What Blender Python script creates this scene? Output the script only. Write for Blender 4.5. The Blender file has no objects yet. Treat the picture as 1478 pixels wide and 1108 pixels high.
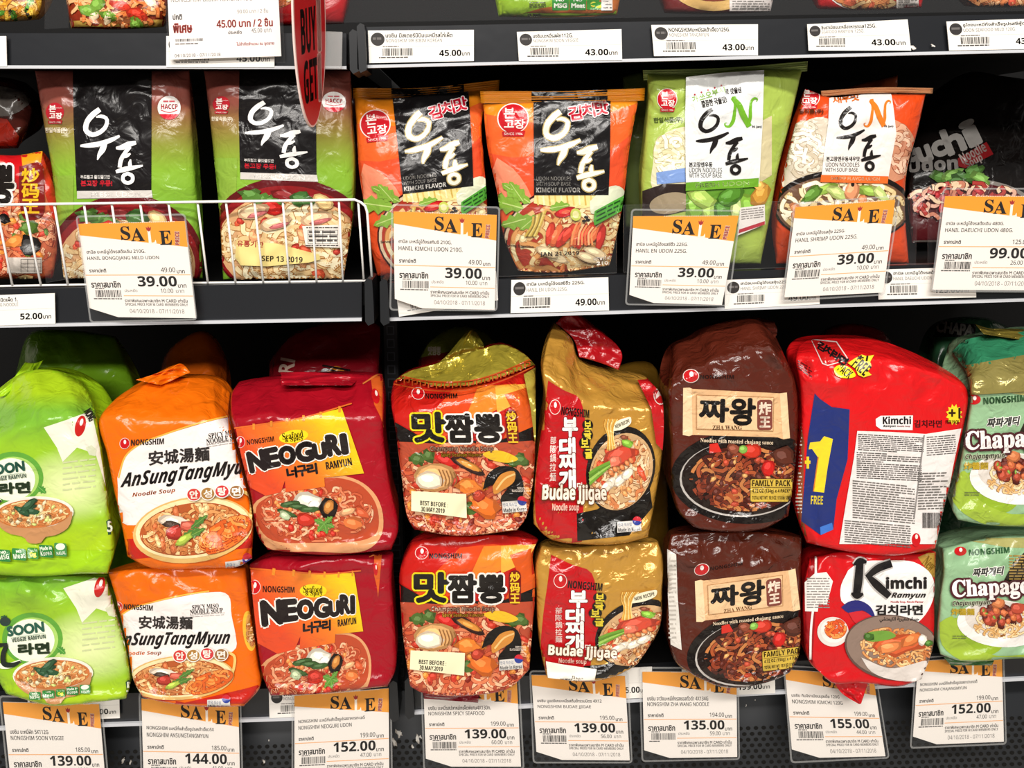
import bpy, math, random
import numpy as np
from mathutils import Matrix, Vector
from mathutils.geometry import delaunay_2d_cdt

# ------------------------------------------------------------------ camera, light, exposure
W, H, FPX = 1478, 1108, 1195.0
scn = bpy.context.scene
COL = scn.collection
CAM = Vector((0, -0.85, 1.25))
Rm = (Matrix.Rotation(math.radians(-2.3), 4, 'Z') @ Matrix.Rotation(math.radians(90 - 15.5), 4, 'X')
      @ Matrix.Rotation(math.radians(-1.66), 4, 'Z'))
cd = bpy.data.cameras.new('camera')
cd.sensor_width = 36
cd.lens = FPX / W * 36
cd.clip_start = 0.01
cam = bpy.data.objects.new('camera', cd)
cam.matrix_world = Matrix.Translation(CAM) @ Rm
COL.objects.link(cam)
scn.camera = cam

wd = bpy.data.worlds.new('shop_air')
wd.use_nodes = True
wd.node_tree.nodes['Background'].inputs[0].default_value = (1.0, 0.95, 0.9, 1)
wd.node_tree.nodes['Background'].inputs[1].default_value = 0.16
scn.world = wd


def area(name, loc, target, sx, sy, power, col):
    l = bpy.data.lights.new(name, 'AREA')
    l.shape = 'RECTANGLE'
    l.size, l.size_y = sx, sy
    l.energy = power
    l.color = col
    o = bpy.data.objects.new(name, l)
    o.location = loc
    o.rotation_euler = (Vector(target) - Vector(loc)).to_track_quat('-Z', 'Y').to_euler()
    COL.objects.link(o)


area('ceiling_strip_light', (0.1, -2.3, 3.35), (0.1, 0, 0.9), 3.0, 0.2, 112, (1.0, 0.955, 0.90))
area('ceiling_strip_light_far', (-0.4, -4.4, 3.35), (0, 0, 0.8), 4.0, 0.3, 152, (1.0, 0.95, 0.89))
scn.view_settings.view_transform = 'Standard'
scn.view_settings.look = 'None'
scn.view_settings.exposure = 0.0
scn.view_settings.gamma = 1.0

# ------------------------------------------------------------------ helpers: projection
R3 = np.array(Rm.to_3x3())
O3 = np.array(CAM)


def rays(px):
    px = np.asarray(px, float).reshape(-1, 2)
    d = np.stack([(px[:, 0] - W / 2) / FPX, -(px[:, 1] - H / 2) / FPX, -np.ones(len(px))], 1)
    return d @ R3.T


def P(px, Y):
    """points of the shelf front measured in the photograph, at depth Y behind the rail plane"""
    d = rays(px)
    return O3 + d * ((Y - O3[1]) / d[:, 1])[:, None]


def homog(src, dst):
    n = len(src)
    if n == 3:
        A = np.array([[x, y, 1] for x, y in src], float)
        M = np.linalg.solve(A, np.array(dst, float)).T
        return np.vstack([M, [0, 0, 1]])
    A, b = [], []
    for (x, y), (X, Y) in zip(src, dst):
        A.append([x, y, 1, 0, 0, 0, -X * x, -X * y]); b.append(X)
        A.append([0, 0, 0, x, y, 1, -Y * x, -Y * y]); b.append(Y)
    h = np.linalg.lstsq(np.array(A, float), np.array(b, float), rcond=None)[0]
    return np.append(h, 1).reshape(3, 3)


def hom(Hm, p):
    q = np.c_[p, np.ones(len(p))] @ Hm.T
    return q[:, :2] / q[:, 2:3]


def crop(x0, y0, s):
    return np.array([[1 / s, 0, x0], [0, 1 / s, y0], [0, 0, 1.0]])


def via(src_crop, dst_crop, src, dst):
    """from the reference pack's own drawing frame to another pack of the kind"""
    return homog(src, hom(dst_crop, np.array(dst, float)))


# ------------------------------------------------------------------ colours and materials
def lin(h, m=0.0):
    h = h.lstrip('#')
    c = [int(h[i:i + 2], 16) / 255 for i in (0, 2, 4)]
    return tuple(x / 12.92 if x <= 0.04045 else ((x + 0.055) / 1.055) ** 2.4 for x in c) + (m,)


def mat(name, base=None, rough=0.4, metal=0.0, spec=0.5, coat=0.0, bump=None, attr=False, alpha=None, trans=0):
    m = bpy.data.materials.new(name)
    m.use_nodes = True
    nt = m.node_tree
    b = nt.nodes['Principled BSDF']
    b.inputs['Roughness'].default_value = rough
    b.inputs['Specular IOR Level'].default_value = spec
    b.inputs['Coat Weight'].default_value = coat
    b.inputs['Coat Roughness'].default_value = 0.12
    if attr:
        a = nt.nodes.new('ShaderNodeAttribute')
        a.attribute_name = 'Col'
        nt.links.new(a.outputs['Color'], b.inputs['Base Color'])
        nt.links.new(a.outputs['Alpha'], b.inputs['Metallic'])
    else:
        b.inputs['Base Color'].default_value = lin(base)[:3] + (1,)
        b.inputs['Metallic'].default_value = metal
    tc = nt.nodes.new('ShaderNodeTexCoord')
    if bump:
        sc, st, kind = bump
        if kind == 'film':
            nz = nt.nodes.new('ShaderNodeTexNoise')
            nz.inputs['Scale'].default_value = sc
            nz.inputs['Detail'].default_value = 2.5
            nz.inputs['Distortion'].default_value = 0.8
            v = nt.nodes.new('ShaderNodeTexVoronoi')
            v.feature = 'SMOOTH_F1'
            v.inputs['Scale'].default_value = sc * 0.55
            v.inputs['Smoothness'].default_value = 0.25
            mx = nt.nodes.new('ShaderNodeMath'); mx.operation = 'ADD'
            nt.links.new(tc.outputs['Object'], nz.inputs['Vector'])
            nt.links.new(nz.outputs['Color'], v.inputs['Vector'])
            ad = nt.nodes.new('ShaderNodeVectorMath'); ad.operation = 'MULTIPLY_ADD'
            ad.inputs[1].default_value = (0.02, 0.02, 0.02)
            nt.links.new(nz.outputs['Color'], ad.inputs[0])
            nt.links.new(tc.outputs['Object'], ad.inputs[2])
            nt.links.new(ad.outputs[0], v.inputs['Vector'])
            nt.links.new(v.outputs['Distance'], mx.inputs[0])
            nt.links.new(nz.outputs['Fac'], mx.inputs[1])
            src = mx.outputs[0]
        else:
            nz = nt.nodes.new('ShaderNodeTexNoise')
            nz.inputs['Scale'].default_value = sc
            nt.links.new(tc.outputs['Object'], nz.inputs['Vector'])
            src = nz.outputs['Fac']
        bp = nt.nodes.new('ShaderNodeBump')
        bp.inputs['Strength'].default_value = st
        bp.inputs['Distance'].default_value = 0.004
        nt.links.new(src, bp.inputs['Height'])
        nt.links.new(bp.outputs[0], b.inputs['Normal'])
    if alpha is not None:
        # clear sheet: mostly see-through, glossy reflection on top
        tr = nt.nodes.new('ShaderNodeBsdfTransparent')
        tr.inputs[0].default_value = (0.97, 0.97, 0.97, 1)
        mx = nt.nodes.new('ShaderNodeMixShader')
        ge = nt.nodes.new('ShaderNodeNewGeometry')
        dt = nt.nodes.new('ShaderNodeVectorMath'); dt.operation = 'DOT_PRODUCT'
        nt.links.new(ge.outputs['Normal'], dt.inputs[0])
        nt.links.new(ge.outputs['Incoming'], dt.inputs[1])
        ab = nt.nodes.new('ShaderNodeMath'); ab.operation = 'ABSOLUTE'
        nt.links.new(dt.outputs['Value'], ab.inputs[0])
        iv = nt.nodes.new('ShaderNodeMath'); iv.operation = 'SUBTRACT'; iv.inputs[0].default_value = 1.0
        nt.links.new(ab.outputs[0], iv.inputs[1])
        pw = nt.nodes.new('ShaderNodeMath'); pw.operation = 'POWER'; pw.inputs[1].default_value = 5.0
        nt.links.new(iv.outputs[0], pw.inputs[0])
        md = nt.nodes.new('ShaderNodeMath'); md.operation = 'MULTIPLY_ADD'
        md.inputs[1].default_value = 0.8
        md.inputs[2].default_value = alpha
        nt.links.new(pw.outputs[0], md.inputs[0])
        nt.links.new(md.outputs[0], mx.inputs[0])
        nt.links.new(tr.outputs[0], mx.inputs[1])
        nt.links.new(b.outputs[0], mx.inputs[2])
        nt.links.new(mx.outputs[0], nt.nodes['Material Output'].inputs[0])
    return m


M_FILM = mat('printed_glossy_film', rough=0.24, spec=0.4, coat=0.12, bump=(60, 0.5, 'film'), attr=True)
M_FOIL = mat('printed_crinkled_film', rough=0.2, spec=0.5, coat=0.2, bump=(65, 0.8, 'film'), attr=True)
M_CARD = mat('printed_card', rough=0.5, spec=0.3, attr=True)
M_BLACK = mat('black_painted_steel', '#060607', 0.7, spec=0.25, bump=(400, 0.05, 'n'))
M_RAIL = mat('dark_grey_plastic_rail', '#1d1f23', 0.28, spec=0.55, bump=(30, 0.06, 'n'))
M_LIP = mat('pale_clear_plastic_lip', '#c9cbd0', 0.25, spec=0.6)
M_CAP = mat('dark_moulded_cap', '#1a1c1f', 0.35)
M_WIRE = mat('white_coated_wire', '#f0eeea', 0.3, spec=0.6)
M_CLEAR = mat('clear_acrylic', '#d8dade', 0.1, alpha=0.012)
M_SLEEVE = mat('clear_vinyl_sleeve', '#e6e6e6', 0.12, alpha=0.012, bump=(30, 0.1, 'n'))
M_RIM = mat('welded_vinyl_rim', '#d4d4d2', 0.25, alpha=0.28)
M_SIGN = mat('printed_sign_board', rough=0.3, spec=0.4, attr=True)
# ------------------------------------------------------------------ helpers: objects
def tag(o, label, cat, group=None):
    o['label'] = label
    o['category'] = cat
    if group:
        o['group'] = group


def empty(name, loc, label, cat, group=None):
    o = bpy.data.objects.new(name, None)
    o.location = loc
    o.empty_display_size = 0.02
    COL.objects.link(o)
    tag(o, label, cat, group)
    return o


def link_mesh(name, V, F, m, parent=None, cols=None, smooth=True, label=None):
    me = bpy.data.meshes.new(name)
    V = np.asarray(V, float)
    off = np.zeros(3)
    q = parent
    while q is not None:
        off += np.array(q.location)
        q = q.parent
    me.from_pydata((V - off).tolist(), [], F if isinstance(F, list) else F.tolist())
    if cols is not None:
        a = me.color_attributes.new('Col', 'FLOAT_COLOR', 'POINT')
        a.data.foreach_set('color', np.asarray(cols, np.float32).ravel())
    me.polygons.foreach_set('use_smooth', [smooth] * len(me.polygons))
    me.materials.append(m)
    me.update()
    o = bpy.data.objects.new(name, me)
    COL.objects.link(o)
    if parent is not None:
        o.parent = parent
    if label:
        o['label'] = label
    return o


# ------------------------------------------------------------------ helpers: flat printed shapes
_tx = {}
STY = {'b': (0x1D5D4, 0x1D5EE, 0x1D7EC), 's': (0x1D400, 0x1D41A, 0x1D7CE), 'i': (0x1D63C, 0x1D656, None), 'n': (0x1D5A0, 0x1D5BA, 0x1D7E2)}


def sty(t, k):
    """latin letters and digits in another face: b bold, s serif bold, i bold italic, n plain humanist"""
    if not k:
        return t
    U, L, D = STY[k]
    return ''.join(chr(U + ord(c) - 65) if 'A' <= c <= 'Z' else chr(L + ord(c) - 97) if 'a' <= c <= 'z' else
                   chr(D + ord(c) - 48) if D and '0' <= c <= '9' else c for c in t)


def glyphs(s):
    if s not in _tx:
        c = bpy.data.curves.new('lettering', 'FONT')
        c.body = s
        c.resolution_u = 3
        o = bpy.data.objects.new('lettering', c)
        m = o.to_mesh()
        m.calc_loop_triangles()
        V = np.array([v.co[:2] for v in m.vertices]).reshape(-1, 2)
        T = np.array([t.vertices[:] for t in m.loop_triangles], int).reshape(-1, 3)
        o.to_mesh_clear()
        bpy.data.objects.remove(o)
        bpy.data.curves.remove(c)
        lo, hi = V.min(0), V.max(0)
        V = (V - lo) / np.maximum(hi - lo, 1e-6)
        V[:, 1] = 1 - V[:, 1]
        _tx[s] = (V, T)
    return _tx[s]


def subdivide(V, T, C, mx):
    for _ in range(7):
        E = np.concatenate([T[:, [0, 1]], T[:, [1, 2]], T[:, [2, 0]]])
        E = np.sort(E, 1)
        L = np.linalg.norm(V[E[:, 0]] - V[E[:, 1]], axis=1)
        if (L <= mx).all():
            break
        U, inv = np.unique(E, axis=0, return_inverse=True)
        inv = inv.ravel()
        lu = np.linalg.norm(V[U[:, 0]] - V[U[:, 1]], axis=1) > mx
        idx = np.full(len(U), -1)
        idx[lu] = len(V) + np.arange(lu.sum())
        V = np.concatenate([V, (V[U[lu, 0]] + V[U[lu, 1]]) / 2])
        C = np.concatenate([C, (C[U[lu, 0]] + C[U[lu, 1]]) / 2])
        n = len(T)
        m = np.stack([idx[inv[:n]], idx[inv[n:2 * n]], idx[inv[2 * n:]]], 1)
        k = (m >= 0).sum(1)
        out = [T[k == 0]]
        for r in range(3):                      # one long edge
            q = (k == 1) & (m[:, r] >= 0)
            a, b, c = T[q, r], T[q, (r + 1) % 3], T[q, (r + 2) % 3]
            e = m[q, r]
            out += [np.stack([a, e, c], 1), np.stack([e, b, c], 1)]
            q = (k == 2) & (m[:, r] < 0)        # two long edges: all but r
            a, b, c = T[q, r], T[q, (r + 1) % 3], T[q, (r + 2) % 3]
            f, g = m[q, (r + 1) % 3], m[q, (r + 2) % 3]
            out += [np.stack([f, c, g], 1), np.stack([a, b, f], 1), np.stack([a, f, g], 1)]
        q = k == 3
        a, b, c = T[q].T
        d, e, f = m[q].T
        out += [np.stack(x, 1) for x in ((a, d, f), (d, b, e), (f, e, c), (d, e, f))]
        T = np.concatenate(out)
    return V, T, C


def spline(pts, n):
    """Catmull-Rom through pts, n samples"""
    p = np.array(pts, float)
    if len(p) == 2:
        t = np.linspace(0, 1, n)[:, None]
        return p[0] * (1 - t) + p[1] * t
    d = np.r_[0, np.cumsum(np.linalg.norm(np.diff(p[:, :2], axis=0), axis=1) ** 0.75 + 1e-9)]
    s = np.linspace(0, d[-1], n)
    i = np.clip(np.searchsorted(d, s, 'right') - 1, 0, len(p) - 2)
    t = ((s - d[i]) / (d[i + 1] - d[i]))[:, None]
    tan = np.gradient(p, d, axis=0)
    h = (d[i + 1] - d[i])[:, None]
    t2, t3 = t * t, t ** 3
    return ((2 * t3 - 3 * t2 + 1) * p[i] + (t3 - 2 * t2 + t) * h * tan[i]
            + (-2 * t3 + 3 * t2) * p[i + 1] + (t3 - t2) * h * tan[i + 1])


class Art:
    """flat shapes of one printed design, in the drawing frame given by base"""

    def __init__(s, base=None, mx=22, seed=1):
        s.base = np.eye(3) if base is None else base
        s.mx = mx
        s.V, s.T, s.C, s.L, s.box, s.n = [], [], [], [], [], 0
        s.r = random.Random(seed)

    def _lvl(s, V):
        lo, hi = V.min(0), V.max(0)
        l = 0
        for a, b, k in s.box:
            if (lo < b).all() and (a < hi).all():
                l = max(l, k)
        return l + 1, lo, hi

    def add(s, V, T, c, lvl=None, sub=True):
        V = np.asarray(V, float)
        T = np.asarray(T, int).reshape(-1, 3)
        if not len(T):
            return
        if lvl is None:
            lvl, lo, hi = s._lvl(V)
            s.box.append((lo, hi, lvl))
        C = np.tile(np.array(lin(c) if isinstance(c, str) else c, float), (len(V), 1)) if not callable(c) else c(V)
        if sub and s.mx:
            V, T, C = subdivide(V, T, C, s.mx)
        s.V.append(V); s.T.append(T + s.n); s.C.append(C); s.L.append(np.full(len(V), float(lvl)))
        s.n += len(V)

    def get(s):
        return np.concatenate(s.V), np.concatenate(s.T), np.concatenate(s.C), np.concatenate(s.L)

    def poly(s, pts, c, smooth=0, m=0.0, lvl=None):
        p = np.array(pts, float)
        if smooth:
            p = spline(np.vstack([p, p[:1]]), smooth + 1)[:-1]
        if isinstance(c, str):
            c = lin(c, m)
        mx = s.mx or 1e9
        if len(p) == 4 and np.abs(p).max() < 1e8 and not s.mx:
            return s.add(p, [(0, 1, 2), (0, 2, 3)], c, lvl)
        b = []
        for i in range(len(p)):
            q = p[(i + 1) % len(p)]
            k = max(1, int(np.linalg.norm(q - p[i]) / mx))
            b += [p[i] + (q - p[i]) * j / k for j in range(k)]
        b = np.array(b)
        lo, hi = b.min(0), b.max(0)
        inner = []
        if s.mx and (hi - lo).max() > mx:
            gx, gy = np.meshgrid(np.arange(lo[0] + mx / 2, hi[0], mx), np.arange(lo[1] + mx / 2, hi[1], mx))
            g = np.c_[gx.ravel(), gy.ravel()]
            ins = np.zeros(len(g), bool)
            for i in range(len(p)):
                a, q = p[i], p[(i + 1) % len(p)]
                cr = ((a[1] > g[:, 1]) != (q[1] > g[:, 1])) & (
                    g[:, 0] < (q[0] - a[0]) * (g[:, 1] - a[1]) / (q[1] - a[1] + 1e-12) + a[0])
                ins ^= cr
            inner = g[ins]
        allv = np.vstack([b, inner]) if len(inner) else b
        n = len(b)
        r = delaunay_2d_cdt([Vector(v) for v in allv], [], [list(range(n))], 1, 1e-6)
        V = np.array([v[:] for v in r[0]])
        if len(V):
            s.add(V, [t for f in r[2] for t in ([f] if len(f) == 3 else [(f[0], f[i], f[i + 1]) for i in range(1, len(f) - 1)])], c, lvl, sub=False)

    def rect(s, x0, y0, x1, y1, c, m=0.0):
        s.poly([(x0, y0), (x1, y0), (x1, y1), (x0, y1)], c, m=m)

    def rrect(s, x0, y0, x1, y1, r, c):
        p = []
        for cx, cy, a in ((x1 - r, y0 + r, -90), (x1 - r, y1 - r, 0), (x0 + r, y1 - r, 90), (x0 + r, y0 + r, 180)):
            p += [(cx + r * math.cos(math.radians(a + k)), cy + r * math.sin(math.radians(a + k))) for k in (0, 30, 60, 90)]
        s.poly(p, c)

    def ell(s, cx, cy, rx, ry, c, rot=0, n=36, a0=0, a1=360, lvl=None):
        t = np.radians(np.linspace(a0, a1, n, endpoint=a1 - a0 < 360))
        x, y = rx * np.cos(t), ry * np.sin(t)
        k = math.radians(rot)
        s.poly(np.c_[cx + x * math.cos(k) - y * math.sin(k), cy + x * math.sin(k) + y * math.cos(k)], c, lvl=lvl)

    def stroke(s, pts, w, c, n=24, lvl=None, close=False):
        """brush line: pts, w a width or a list of widths along it"""
        p = list(pts)
        if close:
            p = p + [p[0]]
        w = [w] * len(p) if not hasattr(w, '__len__') else list(w) + ([w[0]] if close else [])
        q = spline([(a[0], a[1], b) for a, b in zip(p, w)], n)
        c2, hw = q[:, :2], np.maximum(q[:, 2:3], 0.2) / 2
        t = np.gradient(c2, axis=0)
        if close:
            t[0] = t[-1] = c2[1] - c2[-2]
        t /= np.linalg.norm(t, axis=1)[:, None] + 1e-9
        nn = np.c_[-t[:, 1], t[:, 0]]
        V = np.vstack([c2 + nn * hw, c2 - nn * hw])
        T = []
        for i in range(n - 1):
            T += [(i, i + 1, n + i), (i + 1, n + i + 1, n + i)]
        s.add(V, T, c, lvl)

    def text(s, t, x0, y0, x1, y1, c, bold=0, halo=None, rot=0, shear=0, lvl=None, f=''):
        """lettering whose ink fills the box x0..x1, y0..y1, then turned by rot about its middle"""
        V, T = glyphs(sty(t, f))
        if not len(T):
            return
        V = V.copy()
        w, h = x1 - x0, y1 - y0
        X = (V[:, 0] - 0.5) * w
        Y = (V[:, 1] - 0.5) * h
        X = X - Y * shear
        k = math.radians(rot)
        cx, cy = (x0 + x1) / 2, (y0 + y1) / 2
        p = np.c_[cx + X * math.cos(k) - Y * math.sin(k), cy + X * math.sin(k) + Y * math.cos(k)]

        def many(r, col, rings):
            vs, ts = [p], [T]
            nn = 0
            for rr, m in rings:
                for i in range(m):
                    a = 2 * math.pi * i / m
                    nn += 1
                    vs.append(p + (rr * math.cos(a), rr * math.sin(a)))
                    ts.append(T + nn * len(p))
            s.add(np.vstack(vs), np.vstack(ts), col, lvl)
        if halo:
            many(halo[0], halo[1], [(halo[0], 14), (halo[0] * 0.55, 8)])
        many(bold, c, [(bold, 8)] if bold else [])

    def brush(s, strokes, fx, c, halo=None, n=26):
        """calligraphy given as strokes of (points, widths, closed); fx maps its frame to the drawing frame"""
        if halo:
            for pts, w, cl in strokes:
                s.stroke([fx(q) for q in pts], [x * fx.k + 2 * halo[0] for x in w], halo[1], n, close=cl)
        for pts, w, cl in strokes:
            s.stroke([fx(q) for q in pts], [x * fx.k for x in w], c, n, close=cl)

    def food(s, cx, cy, rx, ry, n, cols, w=9, ln=70, chunks=(), rot=0, dark='#7a2c14'):
        """noodles and morsels scattered in an ellipse"""
        r = s.r
        ca, sa = math.cos(math.radians(rot)), math.sin(math.radians(rot))
        l0, lo, hi = s._lvl(np.array([(cx - rx, cy - ry), (cx + rx, cy + ry)]))
        s.box.append((lo, hi, l0 + 1.6))

        def keep(x, y):
            d = math.hypot(x / rx, y / ry)
            if d > 0.97:
                x, y = x * 0.97 / d, y * 0.97 / d
            return cx + x * ca - y * sa, cy + x * sa + y * ca
        for i in range(n):
            a, d = r.uniform(0, 6.28), math.sqrt(r.random())
            x, y = rx * d * math.cos(a), ry * d * math.sin(a)
            th = r.uniform(0, 6.28)
            pts = []
            cv, fq = r.uniform(-0.9, 0.9), r.uniform(-0.7, 0.7)
            for j in range(6):
                pts.append(keep(x, y))
                th += cv + fq * math.sin(j * 1.7)
                x += ln / 5 * math.cos(th)
                y += ln / 5 * math.sin(th) * 0.75
            lv = l0 + 1.0 * i / n
            s.stroke(pts, w * 1.35, dark, 12, lvl=lv)
            s.stroke(pts, w, r.choice(cols), 12, lvl=lv + 0.12)
        k = 0
        tot = sum(q[1] for q in chunks) or 1
        for col, cnt, sz in chunks:
            for _ in range(cnt):
                a, d = r.uniform(0, 6.28), math.sqrt(r.random()) * 0.85
                x, y = keep(rx * d * math.cos(a), ry * d * math.sin(a))
                s.blob(x, y, sz * r.uniform(0.7, 1.2), sz * r.uniform(0.45, 0.8), col, r.uniform(0, 180), lvl=l0 + 1.1 + 0.4 * k / tot)
                k += 1

    def blob(s, x, y, rx, ry, c, rot=0, lvl=None, rough=0.22, hi=True):
        r = s.r
        m = 11
        k = math.radians(rot)

        def ring(f):
            out = []
            for i in range(m):
                a = 2 * math.pi * i / m
                q = f * (1 + r.uniform(-rough, rough))
                u, v = rx * q * math.cos(a), ry * q * math.sin(a)
                out.append((x + u * math.cos(k) - v * math.sin(k), y + u * math.sin(k) + v * math.cos(k)))
            return out
        T = [(0, i + 1, (i + 1) % m + 1) for i in range(m)]
        col = np.array(lin(c))
        if lvl is None:
            V = np.array([(x, y)] + ring(1))
            lvl, lo, hi_ = s._lvl(V)
            s.box.append((lo, hi_, lvl + 0.3))
        s.add([(x, y)] + ring(1), T, col * [0.62, 0.58, 0.55, 1], lvl)
        s.add([(x, y)] + ring(0.82), T, col, lvl + 0.1)
        if hi:
            s.add([(x - 0.12 * rx, y - 0.15 * ry)] + [((a - x) * 0.45 + x - 0.15 * rx, (b - y) * 0.4 + y - 0.2 * ry) for a, b in ring(1)], T,
                  np.minimum(col * 1.5 + 0.03, 1) * [1, 1, 1, 0], lvl + 0.2)

    def leaf(s, x, y, ln, wd, rot, c, c2):
        """a serrated green leaf"""
        k = math.radians(rot)
        pts = []
        for sd in (1, -1):
            row = []
            for i in range(9):
                t = i / 8
                q = wd * math.sin(math.pi * min(1, t * 0.95 + 0.04)) * (1.0 if i % 2 else 0.55) * sd
                row.append((t * ln, q))
            pts += row if sd == 1 else row[::-1][1:-1]
        s.poly([(x + a * math.cos(k) - b * math.sin(k), y + a * math.sin(k) + b * math.cos(k)) for a, b in pts], c)
        s.stroke([(x, y), (x + ln * 0.9 * math.cos(k), y + ln * 0.9 * math.sin(k))], wd * 0.12, c2, 8)

    def bars(s, x0, y0, x1, y1, c='#2a2a2a', n=30, seed=3):
        """a barcode's bars"""
        r = random.Random(seed)
        V, T = [], []
        x = x0
        u = (x1 - x0) / (n * 2.05)
        while x < x1:
            w = u * r.choice((0.7, 1, 1, 1.6, 2.2))
            i = len(V)
            V += [(x, y0), (min(x + w, x1), y0), (min(x + w, x1), y1), (x, y1)]
            T += [(i, i + 1, i + 2), (i, i + 2, i + 3)]
            x += w + u * r.choice((0.7, 1, 1.3, 1.8))
        s.add(V, T, c)

    def lines(s, x0, y0, x1, y1, n, c, th=0.5, fill=0.85, seed=5, slope=0.0):
        """rows of print too small to read"""
        r = random.Random(seed)
        V, T = [], []
        dy = (y1 - y0) / n
        for k in range(n):
            x, y = x0, y0 + k * dy
            end = x0 + (x1 - x0) * (1 if r.random() < fill else r.uniform(0.4, 0.9))
            while x < end:
                w = dy * r.uniform(0.8, 3.2)
                i = len(V)
                xe = min(x + w, end)
                V += [(x, y + slope * (x - x0)), (xe, y + slope * (xe - x0)), (xe, y + slope * (xe - x0) + dy * th), (x, y + slope * (x - x0) + dy * th)]
                T += [(i, i + 1, i + 2), (i, i + 2, i + 3)]
                x = xe + dy * r.uniform(0.25, 0.5)
        s.add(V, T, c)


# ------------------------------------------------------------------ helpers: filled packs
LAY = 0.0002


class Coons:
    def __init__(s, L, R, B=(), T=()):
        n = 129
        s.c = [spline(x, n) for x in (L, R, [L[0]] + list(B) + [R[0]], [L[-1]] + list(T) + [R[-1]])]
        s.k = [s.c[2][0], s.c[2][-1], s.c[3][0], s.c[3][-1]]
        g = np.linspace(0, 1, 33)
        s.gu, s.gv = [q.ravel() for q in np.meshgrid(g, g)]
        s.gp = s(s.gu, s.gv)

    def _e(s, i, t):
        c = s.c[i]
        f = np.clip(t, 0, 1) * (len(c) - 1)
        j = np.clip(f.astype(int), 0, len(c) - 2)
        w = (f - j)[:, None]
        return c[j] * (1 - w) + c[j + 1] * w

    def __call__(s, u, v):
        U, V = u[:, None], v[:, None]
        return ((1 - V) * s._e(2, u) + V * s._e(3, u) + (1 - U) * s._e(0, v) + U * s._e(1, v)
                - ((1 - U) * (1 - V) * s.k[0] + U * (1 - V) * s.k[1] + (1 - U) * V * s.k[2] + U * V * s.k[3]))

    def inv(s, p):
        u, v = np.zeros(len(p)), np.zeros(len(p))
        for a in range(0, len(p), 6000):
            q = p[a:a + 6000]
            i = ((q[:, None, :] - s.gp[None]) ** 2).sum(2).argmin(1)
            x, y = s.gu[i].copy(), s.gv[i].copy()
            h = 0.004
            for _ in range(9):
                f = s(x, y) - q
                xa, xb = np.minimum(x + h, 1), np.maximum(x - h, 0)
                ya, yb = np.minimum(y + h, 1), np.maximum(y - h, 0)
                fu = (s(xa, y) - s(xb, y)) / (xa - xb)[:, None]
                fv = (s(x, ya) - s(x, yb)) / (ya - yb)[:, None]
                det = fu[:, 0] * fv[:, 1] - fu[:, 1] * fv[:, 0]
                det = np.where(np.abs(det) < 1e-3, 1e-3, det)
                du = (f[:, 0] * fv[:, 1] - f[:, 1] * fv[:, 0]) / det
                dv = (fu[:, 0] * f[:, 1] - fu[:, 1] * f[:, 0]) / det
                x = np.clip(x - np.clip(du, -0.12, 0.12), 0, 1)
                y = np.clip(y - np.clip(dv, -0.12, 0.12), 0, 1)
            u[a:a + 6000], v[a:a + 6000] = x, y
        return u, v


def sell(t, n):
    return np.maximum(1 - np.abs(2 * t - 1) ** n, 0) ** (1 / n)


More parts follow.
